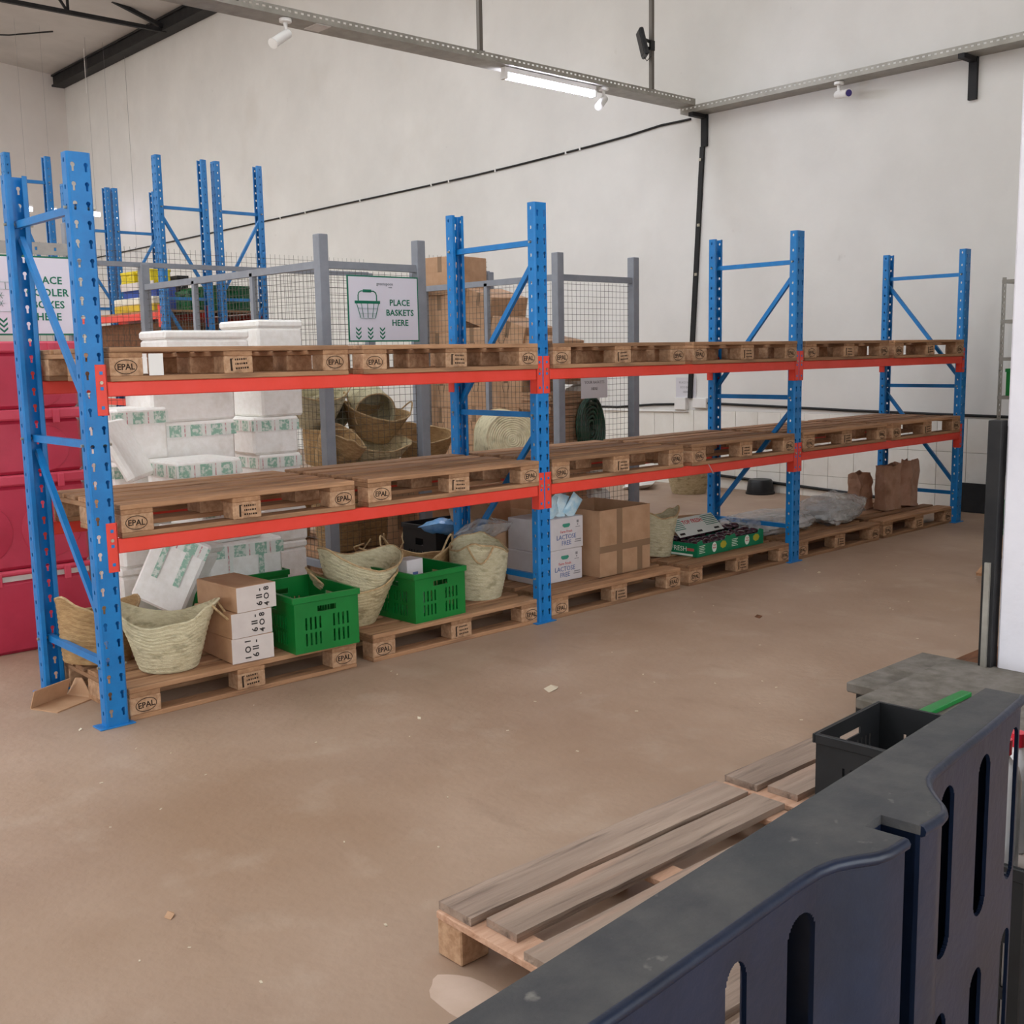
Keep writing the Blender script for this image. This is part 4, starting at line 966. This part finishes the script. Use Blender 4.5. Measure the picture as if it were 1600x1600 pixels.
# green hose coil, white sacks, green crate
h = thing('hose_coil', 'dark green hose coil hanging in the carton cage', 'hose', (5.24, 2.14, .60))
for k in range(18):
    rr = .175 - .026 * (k % 6); yy = -.03 + .022 * (k // 6) + .004 * (k % 6); m = MB()
    m.tube([(rr * .85 * cos(2 * pi * j / 28) , yy + .006 * sin(6 * pi * j / 28), .32 + (rr * 1.5) * sin(2 * pi * j / 28)) for j in range(28)], .0135, 8, closed=True); m.build('hose_loop', 'hose', h, True)
blob('upper white sack behind the mesh of the carton cage', (5.50, 2.50, .76), .16, .15, .27, 'sack', 'white_sack', 'sack', 31, 'white sacks in the cage', .2, .14)
blob('lower white sack at the bottom right of the carton cage', (5.50, 2.32, .36), .155, .15, .20, 'sack', 'white_sack', 'sack', 33, 'white sacks in the cage', .1, .16)
blob('crumpled white sack high beside the grey notice', (5.36, 2.46, 1.30), .15, .10, .09, 'sack', 'white_sack', 'sack', 36, 'white sacks in the cage', .4, .3)
blob('lowest white sack standing on the carton cage floor', (5.50, 2.36, .0), .15, .15, .18, 'sack', 'white_sack', 'sack', 38, 'white sacks in the cage', .2, .12)
crate('plastic_crate', 'small green crate on the flattened cartons in the cage', (5.10, 2.42, 1.36), .36, .3, .26, 'plastic_green')
# things on the open floor by the wall
pillow('white plastic bag lying on the floor beyond the carton cage', (7.9, 4.1, .03), (1.45, 0, .6), .6, .35, 'sack', 'floor_bag', 'bag', t=.06)
tb = thing('black_tub', 'dark green-black tub turned over at the foot of the tiled wall', 'tub', (8.39, 2.55, 0)); MB().lathe([(.001, .16), (.12, .16), (.135, .14), (.15, .01), (.15, 0), (.14, 0), (.12, .13), (.001, .13)], 28).build('shell', 'plastic_black', tb, True); MB().lathe([(.15, 0), (.16, 0), (.16, .02), (.15, .02)], 28).build('rim', 'plastic_black', tb, True)

# ================================================================== background racks
BH = 3.6; PB = post_mesh(BH, 'tall_post')
for (x, y, lb) in ((3.23, 6.17, 'tall blue frame of the back racks, nearest left one'), (3.87, 6.17, 'tall blue frame of the back racks, nearest right one'), (3.2, 8.5, 'tall blue frame of the back racks, farther left one'), (3.78, 8.5, 'tall blue frame of the back racks, farther right one')):
    frame('tall_rack_frame', lb, (x, y, 0), -pi / 2, BH, .55, PB, 'blue_bg', x > 3.5, (.3, 1.25, 2.2, 3.1), 'tall blue frames of the back racks', False)
frame('tall_rack_frame', 'tall blue frame at the far left behind the red boxes', (2.03, 6.9, 0), -pi / 2, BH, .45, PB, 'blue_bg', False, (.3, 1.25, 2.2, 3.35), 'tall blue frames of the back racks', False)
for (x, z, lb) in ((3.235, 2.0, 'red beam of the back rack at eye level, near row'), (3.235, 1.1, 'red beam of the back rack, lower, near row'), (4.41, 2.0, 'red beam of the back rack at eye level, far row'), (3.75, 2.0, 'red inner beam of the back rack at eye level')):
    r = thing('rack_beam', lb, 'rack beam', (x, 6.22, z), 0, 'red beams of the back racks'); MB().cbox(0, .04, 0, 2.23, 0, .07, .003).build('beam_bar', 'red', r); MB().box(-.006, 0, -.05, .05, -.08, .14).build('connector', 'red', r); MB().box(-.006, 0, 2.18, 2.26, -.08, .14).build('connector', 'red', r)
def deck(label, x0, x1, y0, y1, z):
    d = thing('shelf_deck', label, 'shelf deck', (x0, y0, z), 0, 'plank decks of the back racks'); n = int((y1 - y0) / .2)
    for k in range(n): MB().cbox(0, x1 - x0, k * .2 + .005, k * .2 + .195, 0, .022, .002).build('plank', 'wood_cross', d)
deck('plank deck of the near back rack row', 3.28, 3.76, 6.25, 8.4, 2.072); deck('plank deck of the far back rack row', 3.93, 4.40, 6.25, 8.4, 2.072)
for k in range(6):
    r = thing('tin_pack', ('nearest', 'second', 'third', 'fourth', 'fifth', 'farthest')[k] + ' white and yellow pack of the row on the back rack shelf', 'pack', (3.37, 6.62 + .165 * k, 2.096), 0, 'yellow and white packs on the back rack'); MB().cbox(-.06, .06, -.075, .075, 0, .075, .006).build('lower_half', 'pack_yellow', r); MB().cbox(-.06, .06, -.075, .075, .0755, .15, .008).build('upper_half', 'pack_white', r)
c = thing('blue_carton', 'blue open carton behind the yellow and white packs', 'carton', (3.6, 7.25, 2.096)); MB().box(-.11, .11, -.42, .42, 0, .30).build('box', 'blue_box', c); MB().box(-.12, -.11, -.42, .42, .26, .34, X3((0, 0, 0), (0, radians(-4), 0))).build('flap', 'carton_white', c)
crate('yellow_crate', 'yellow crate high on the back rack', (3.62, 7.58, 2.40), .22, .34, .16, 'yellow', 0)
crate('yellow_crate', 'second yellow crate beside it, partly behind the cage post', (3.62, 7.16, 2.40), .22, .34, .16, 'yellow', 0)
crate('black_crate', 'tall black crate on the back rack between the two frames', (3.98, 7.4, 2.096), .12, .4, .42, 'plastic_black', 0)
crate('plastic_crate', 'dark green crate at the right end of the back rack', (4.17, 6.62, 2.096), .42, .36, .27, 'plastic_green_dk', 0)
crate('plastic_crate', 'green crate on the back rack left of the dark one', (4.17, 7.1, 2.096), .42, .36, .27, 'plastic_green', 0)
crate('plastic_crate', 'small green crate on the back rack by the black crate', (3.68, 6.5, 2.096), .12, .3, .2, 'plastic_green_dk', 0)
for k, (x, y, z_, w) in enumerate(((3.52, 7.32, 1.3, .4), (4.16, 7.32, 1.3, .4), (3.52, 7.3, .3, .4), (4.16, 7.3, .3, .4))):
    carton(('dark carton under the near back rack shelf', 'dark carton under the far back rack shelf', 'low dark carton on the near back rack', 'low dark carton on the far back rack')[k], (x, y, z_), w, 2.0, .68, 'brown_dark', 0, None, False)
deck('lower plank deck of the near back rack row', 3.28, 3.76, 6.25, 8.4, 1.276); deck('lower plank deck of the far back rack row', 3.93, 4.40, 6.25, 8.4, 1.276); deck('bottom plank deck of the near back rack row', 3.28, 3.76, 6.25, 8.4, .276); deck('bottom plank deck of the far back rack row', 3.93, 4.40, 6.25, 8.4, .276)
# far tube lights
for k, (x, lb) in enumerate(((6.38, 'small lit tube far away, leftmost of the row'), (6.86, 'small lit tube far away, second of the row'), (7.76, 'small lit tube far away, third of the row'), (8.14, 'small lit tube far away, rightmost of the row'))):
    t = thing('far_tube_light', lb, 'tube light', (x - .11, 18.5 + k * .02, 4.6), 0, 'small tube lights at the far wall'); MB().tube([(.04, 0, 0), (.18, 0, 0)], .035, 10).build('tube', 'tube_far', t, True); MB().box(.03, .19, -.03, .03, .05, .09).build('batten', 'white_plastic', t); MB().tube([(.11, 0, .09), (.11, 0, roofz(x) - 4.6)], .002, 4).build('cord', 'text_grey', t)

# ================================================================== far right corner
su = thing('slotted_shelf_unit', 'grey slotted angle shelf unit in the far right corner', 'shelf unit', (8.1, -.2, 0))
for (x, y) in ((0, 0), (.36, 0), (0, -.9), (.36, -.9)):
    m = MB(); zs = [0] + [v for k in range(42) for v in (.04 + .05 * k, .06 + .05 * k)] + [2.17]
    m.plate([0, .012, .022, .036], zs, lambda i, j: i == 1 and j % 2 == 1, .003, lambda a, b, c: (x + b - .018, y - .018 + a, c)); m.box(x - .018, x + .018, y + .015, y + .018, 0, 2.17); m.build('angle_post', 'galv', su)
for z in (.42, 1.10, 1.44, 1.77, 2.12): MB().box(-.02, .38, -.92, .02, z, z + .03).build('shelf', 'galv', su)
crate('plastic_crate', 'bright green crate on the corner shelf unit, lower one', (8.28, -.42, 1.131), .34, .36, .24, 'plastic_green', 0); crate('plastic_crate', 'bright green crate on the corner shelf unit, upper one', (8.28, -.55, 1.471), .34, .36, .24, 'plastic_green', 0)
crate('plastic_crate', 'green crate on the floor in front of the corner shelf unit', (7.55, -.65, 0), .36, .36, .30, 'plastic_green', 0)
blob('beige sack in the floor green crate at the corner', (7.52, -.65, .19), .12, .12, .08, 'sack', 'beige_sack', 'sack', 51)
c = thing('black_board', 'black panel standing against the wall behind the last frame', 'panel', (8.45, .17, 0)); MB().cbox(-.02, .02, -.19, .17, 0, .28, .004, X3((0, 0, 0), (0, radians(6), 0))).build('panel', 'plastic_black', c)
pillow('black bag hanging on the corner shelf unit', (8.06, -.30, .45), (.1, 0, -1.3), .2, .42, 'plastic_black', 'black_bag', 'bag', t=.05)
blob('dark sack low in the corner shelf unit', (8.28, -.35, .45), .12, .12, .10, 'plastic_black', 'dark_sack', 'sack', 53)
# leaning plank and grey bag on the floor
pl = thing('loose_plank', 'pale plank tilted over a pinkish bag at the right', 'plank', (5.45, -1.33, .02), radians(10)); MB().cbox(-.1, 1.0, -.04, .04, 0, .025, .003, X3((0, 0, .05), (0, radians(-12), 0))).build('plank', 'wood', pl)
blob('pinkish grey bag under the tilted plank', (6.0, -1.30, 0), .14, .1, .055, 'carton_white', 'grey_bag', 'bag', 57)
# white pillar and black post
pc = thing('white_pillar', 'white painted masonry pillar at the right edge', 'pillar', (2.985, -3.1, 0)); MB().cbox(0, .5, 0, .6, 0, 8.0, .01).build('shaft', 'pillar', pc)
pc['kind'] = 'structure'
bp_ = thing('black_post', 'black steel post standing in front of the white pillar', 'post', (2.995, -2.455, 0)); bp_.rotation_euler = (0, radians(.3), 0)
MB().cbox(-.035, .028, -.03, .03, .006, 1.25, .003).build('shaft', 'steel_dark', bp_); MB().box(-.06, .05, -.045, .045, 0, .006).build('foot', 'steel_dark', bp_); MB().box(-.05, -.035, -.012, .012, .0, .62).build('lock_rod', 'galv', bp_)
lv = thing('steel_flap', 'grey steel flap sticking out of the pillar', 'flap', (3.02, -2.80, .70)); MB().prism([(-.0, 0), (.16, .08), (.16, -.02), (.06, -.04)], 0, .02, X3((0, 0, 0), (pi / 2, 0, pi / 2))).build('plate', 'grey_angle', lv); lv.location = (3.008, -2.72, .74)

# ================================================================== foreground
# old wooden pallets on the floor
def old_pallet(label, x0, y1, w, d, n, seed, blocks=True, rz=0):
    p = thing('old_pallet', label, 'pallet', (x0, y1, 0), rz, 'old wooden pallets in the foreground'); R = random.Random(seed)
    gap = (d - n * .115) / (n - 1); hz = .144
    for k in range(n):
        ya0, yb0 = ((0, .132), (.155, .272), (.341, .46), (.53, .65), (.72, .83), (.86, .95))[k]; y = -yb0; a = R.uniform(-.0, .012); dx0 = R.uniform(0, .02) + (.03 if k % 2 else 0)
        m = MB(); N_ = 16; w_ = yb0 - ya0
        pts = []
        for i in range(N_ + 1):
            x = dx0 + (w - dx0) * i / N_; e0 = noise.noise((x * 6 + seed, k * 3.1, 0)) * .006; e1 = noise.noise((x * 6 + seed, k * 3.1, 5)) * .010
            pts.append((x, y + e0, y + w_ + e1 * .5))
        for (x, ya, yb) in pts:
            zt = hz + noise.noise((x * 4, y, seed)) * .002
            m.v += [(x, ya, hz - .022), (x, ya, zt), (x, yb, zt), (x, yb, hz - .022)]
        for i in range(N_):
            for q in range(4): a_ = 4 * i + q; b_ = 4 * i + (q + 1) % 4; m.f.append((a_, b_, b_ + 4, a_ + 4))
        m.f.append((3, 2, 1, 0)); m.f.append((4 * N_, 4 * N_ + 1, 4 * N_ + 2, 4 * N_ + 3))
        m.build('top_board', 'wood_old', p)
    for x in (0, w / 2 - .05, w - .10):
        MB().cbox(x, x + .10, -d, 0, .1, .1215, .003).build('cross_board', 'wood_split', p)
        for y in (-.10, -d / 2 - .05, -d): MB().cbox(x + .002, x + .098, y, y + .098, .0, .0995, .004).build('block', 'block', p)
old_pallet('old grey wooden pallet with gaps between boards, in the foreground', -.165, -2.425, 1.2, .95, 6, 3)
old_pallet('second old wooden pallet just beyond the first one', 1.075, -2.42, 1.2, .95, 6, 8)
crate('black_crate', 'black plastic crate on the second old pallet', (1.30, -3.05, .146), .42, .56, .24, 'plastic_black', radians(3))
R = random.Random(2)
# dusty grey plastic pallets
def slab(label, x0, x1, y0, y1, z0, feet):
    s = thing('plastic_pallet', label, 'pallet', (x0, y1, z0), 0, 'dusty grey plastic pallets'); w = x1 - x0; d = y1 - y0
    MB().cbox(0, w, -d, 0, feet, feet + .045, .006).build('deck', 'slab_grey', s)
    for x in (.03, w / 2 - .05, w - .13):
        for y in (-.13, -d / 2 - .05, -d + .03): MB().cbox(x, x + .1, y, y + .1, 0, feet, .004).build('foot', 'plastic_black', s)
slab('dusty grey plastic pallet, lower and farther one of two', 2.33, 3.0, -2.85, -2.14, 0, .10)
slab('dusty grey plastic pallet stacked askew on the other', 2.03, 2.80, -3.1, -2.36, .1455, .0005)
wb = thing('wood_offcut', 'dark brown wooden block beside the white pillar', 'wood block', (3.06, -2.40, 0)); MB().cbox(0, .34, 0, .12, 0, .05, .004).build('lower_piece', 'brown_dark', wb); MB().cbox(0, .36, .0, .13, .0505, .125, .004).build('upper_piece', 'brown_dark', wb)
# black plastic pallet stood on edge
bpal = thing('edge_pallet', 'dark navy plastic pallet standing on edge in the foreground', 'pallet', (-.05, -3.806, 0), radians(4.8))
front = [(-.0, -.058), (-.02, -.062), (-.2, -.072), (-.33, -.076), (-.425, -.081), (-.455, -.087), (-.478, -.098), (-.505, -.117), (-.527, -.135), (-.545, -.144), (-.565, -.146), (-.606, -.142), (-.606, -.092), (-.650, -.092), (-.650, -.142), (-.69, -.139), (-.71, -.133), (-.735, -.117), (-.757, -.106), (-.785, -.099), (-.83, -.096), (-.95, -.095), (-1.10, -.094), (-1.2, -.092), (-1.30, -.09)]
zt = 1.0; r_ = .006
# deck edge (top) and front wall
poly = [(0, 0)] + front + [(-1.30, 0)]
MB().prism([(x, y) for x, y in poly], zt - .012, zt).build('top_edge', 'navy_top', bpal)
cum = [0]
for a, b in zip(front, front[1:]): cum.append(cum[-1] + math.hypot(b[0] - a[0], b[1] - a[1]))
def along(s):
    for i in range(len(front) - 1):
        if s <= cum[i + 1] + 1e-9:
            t = (s - cum[i]) / max(1e-9, cum[i + 1] - cum[i]); return (front[i][0] + (front[i + 1][0] - front[i][0]) * t, front[i][1] + (front[i + 1][1] - front[i][1]) * t)
    return front[-1]
def s_of(x):
    for i in range(len(front) - 1):
        if front[i + 1][0] <= x <= front[i][0]: return cum[i] + (cum[i + 1] - cum[i]) * ((x - front[i][0]) / ((front[i + 1][0] - front[i][0]) or 1))
    return 0
slots = [(-.015, -.066), (-.166, -.222), (-.324, -.382), (-.786, -.843), (-.926, -.967), (-1.08, -1.13)]
sl = [(s_of(a), s_of(b)) for a, b in slots]
rows = ((.955, .695), (.605, .38), (.31, .08))
ss = set(cum); zs = {0, zt - .012}
for a, b in sl:
    for k in range(19): ss.add(a + (b - a) * k / 18)
for a, b in rows:
    
    for k in range(9): dz = .028 * (1 - math.sqrt(max(0, 1 - ((k + .5) / 9) ** 2))); zs |= {a - dz, b + dz}
def clean(v):
    v = sorted(v); o = [v[0]]
    for q in v[1:]:
        if q - o[-1] > .0008: o.append(q)
    return o
ss = clean(ss); zs = clean(zs)
def emp(i, j):
    sm = (ss[i] + ss[i + 1]) / 2; zm = (zs[j] + zs[j + 1]) / 2
    for a, b in sl:
        if a < sm < b:
            u = abs((sm - a) / (b - a) - .5) * 2
            for (zt_, zb_) in rows:
                m_ = .028 * (1 - math.sqrt(max(0, 1 - u * u))) - 1e-4
                if zb_ + m_ < zm < zt_ - m_: return True
    return False
def mpf(s, y, z):
    x, yy = along(s); return (x, yy + y, z)
MB().plate(ss, zs, emp, .006, mpf).build('front_wall', 'navy', bpal, True)
# back wall with openings opposite two of the slots, end walls, inner ribs
bx_ = sorted({0, -1.30, -.78, -.86}); bz_ = [0] + sorted({v for r in rows for v in r}) + [zt - .012]
def empb(i, j):
    xm = (bx_[i] + bx_[i + 1]) / 2; zm = (bz_[j] + bz_[j + 1]) / 2
    return (-.86 < xm < -.78) and any(b < zm < a for a, b in rows)
MB().plate(bx_, bz_, empb, .006, lambda x, y, z: (x, -y, z)).build('back_wall', 'navy', bpal)
for z0_, z1_ in ((0, .07), (.32, .37), (.615, .685)): MB().box(-.006, 0, -.056, -.006, z0_, z1_).build('end_wall', 'navy', bpal)
MB().tube([(x, y, zt - .007) for x, y in front[:12]], .0075, 8).build('edge_bead', 'navy', bpal, True); MB().tube([(x, y, zt - .007) for x, y in front[14:]], .0075, 8).build('edge_bead', 'navy', bpal, True)
MB().box(-1.30, -1.294, -.088, -.006, 0, zt - .012).build('end_wall', 'navy', bpal)
for x in (-.12, -.27, -.52, -.70, -1.06): MB().box(x - .003, x + .003, -.066, -.0065, .01, zt - .012).build('rib', 'navy', bpal)
# bottles behind it
bc = crate('black_crate', 'black crate with bottles behind the far end of the edge pallet', (.62, -3.55, 0), .4, .3, .47, 'plastic_black', radians(5))
def bottle(label, loc, r, h, mat, cap):
    b = thing('bottle', label, 'bottle', loc, 0, 'bottles by the edge pallet'); MB().lathe([(.001, 0), (r, 0), (r, h * .68), (r * .85, h * .78), (r * .38, h * .86), (r * .38, h * .9), (.001, h * .9)], 20).build('body', mat, b, True); MB().lathe([(.001, h), (r * .45, h), (r * .45, h * .885), (.001, h * .885)], 16).build('cap', cap, b, True)
# litter on the floor, and a painted patch of sunlight
def scrap(label, x, y, s, rz, mat='litter'):
    o = MB().add([(-s, -s * .5, .002), (s * .2, -s * .6, .006), (s, -s * .2, .002), (s * .8, s * .5, .008), (-s * .3, s * .6, .002), (-s, -s * .5, .0005), (s * .2, -s * .6, .0045), (s, -s * .2, .0005), (s * .8, s * .5, .0065), (-s * .3, s * .6, .0005)], [(0, 1, 2, 3, 4), (9, 8, 7, 6, 5), (0, 5, 6, 1), (1, 6, 7, 2), (2, 7, 8, 3), (3, 8, 9, 4), (4, 9, 5, 0)]).build('paper_scrap', mat); o.location = (x, y, 0); o.rotation_euler = (0, 0, rz); tag(o, label, 'litter', 'litter on the floor')
bottle('white bottle with red cap behind the far end of the edge pallet', (.56, -3.58, .40), .042, .30, 'bottle_white', 'bottle_red')
bottle('white bottle with red cap beside the first, farther right', (.68, -3.56, .40), .042, .28, 'bottle_white', 'bottle_red')
c = thing('bottle_riser', 'pale carton inside the black crate under the bottles', 'carton', (.62, -3.55, .01)); MB().cbox(-.16, .16, -.11, .11, 0, .388, .003).build('box', 'carton_white', c)
scrap('torn white paper scrap on the floor in front of the middle bay', 1.69, -.965, .05, .2)
scrap('small brown leaf scrap on the open floor at the lower left', -.59, -1.735, .022, .8, 'carton')
scrap('tiny white scrap left of the first rack post', -.14, .07, .012, .4)
scrap('tiny white scrap near the torn paper', .986, -.86, .012, 1.0)
scrap('dark leaf scrap on the floor before the middle bay', 3.56, -.825, .035, .3, 'brown_dark')
scrap('tiny pale scrap on the floor by the third rack post', 4.955, -.358, .02, .1)
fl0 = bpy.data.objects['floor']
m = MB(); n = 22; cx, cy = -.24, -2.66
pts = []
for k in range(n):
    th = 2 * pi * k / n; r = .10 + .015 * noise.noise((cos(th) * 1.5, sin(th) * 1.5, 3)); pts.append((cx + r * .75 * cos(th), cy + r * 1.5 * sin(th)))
m.prism(pts, .0002, .0012); m.build('sun_patch', 'painted_sun', fl0)  # thin pale disc, sunlight on the floor put into its colour

g = thing('green_strip', 'bright green plastic strip lying on the dusty grey pallet', 'strip', (2.05, -2.66, .1925)); MB().cbox(-.18, .3, -.025, .02, 0, .02, .003).build('strip', 'plastic_green', g)
e2 = thing('second_edge_pallet', 'black plastic pallet end standing behind the navy one at the right edge', 'pallet', (.205, -3.78, 0), radians(4.8)); MB().cbox(0, .55, -.06, 0, 0, .88, .006).build('deck', 'plastic_black', e2)
for z in (.2, .5, .8): MB().cbox(.05, .5, -.08, -.0605, z - .03, z + .03, .004).build('rib', 'plastic_black', e2)
bpy.context.view_layer.update()

R = random.Random(21); m = MB()
for k in range(70):
    x, y = R.uniform(-2.2, 6.5), R.uniform(-2.3, -.15); s = R.uniform(.003, .007); T = X3((x, y, .0008), (0, 0, R.uniform(0, 6)))
    m.box(-s, s, -s * .5, s * .5, 0, .0016, T)
g = m.build('floor_grit', 'litter'); g['kind'] = 'stuff'; tag(g, 'scattered pale grit and chips on the brown floor', 'grit')
bpy.context.view_layer.update()
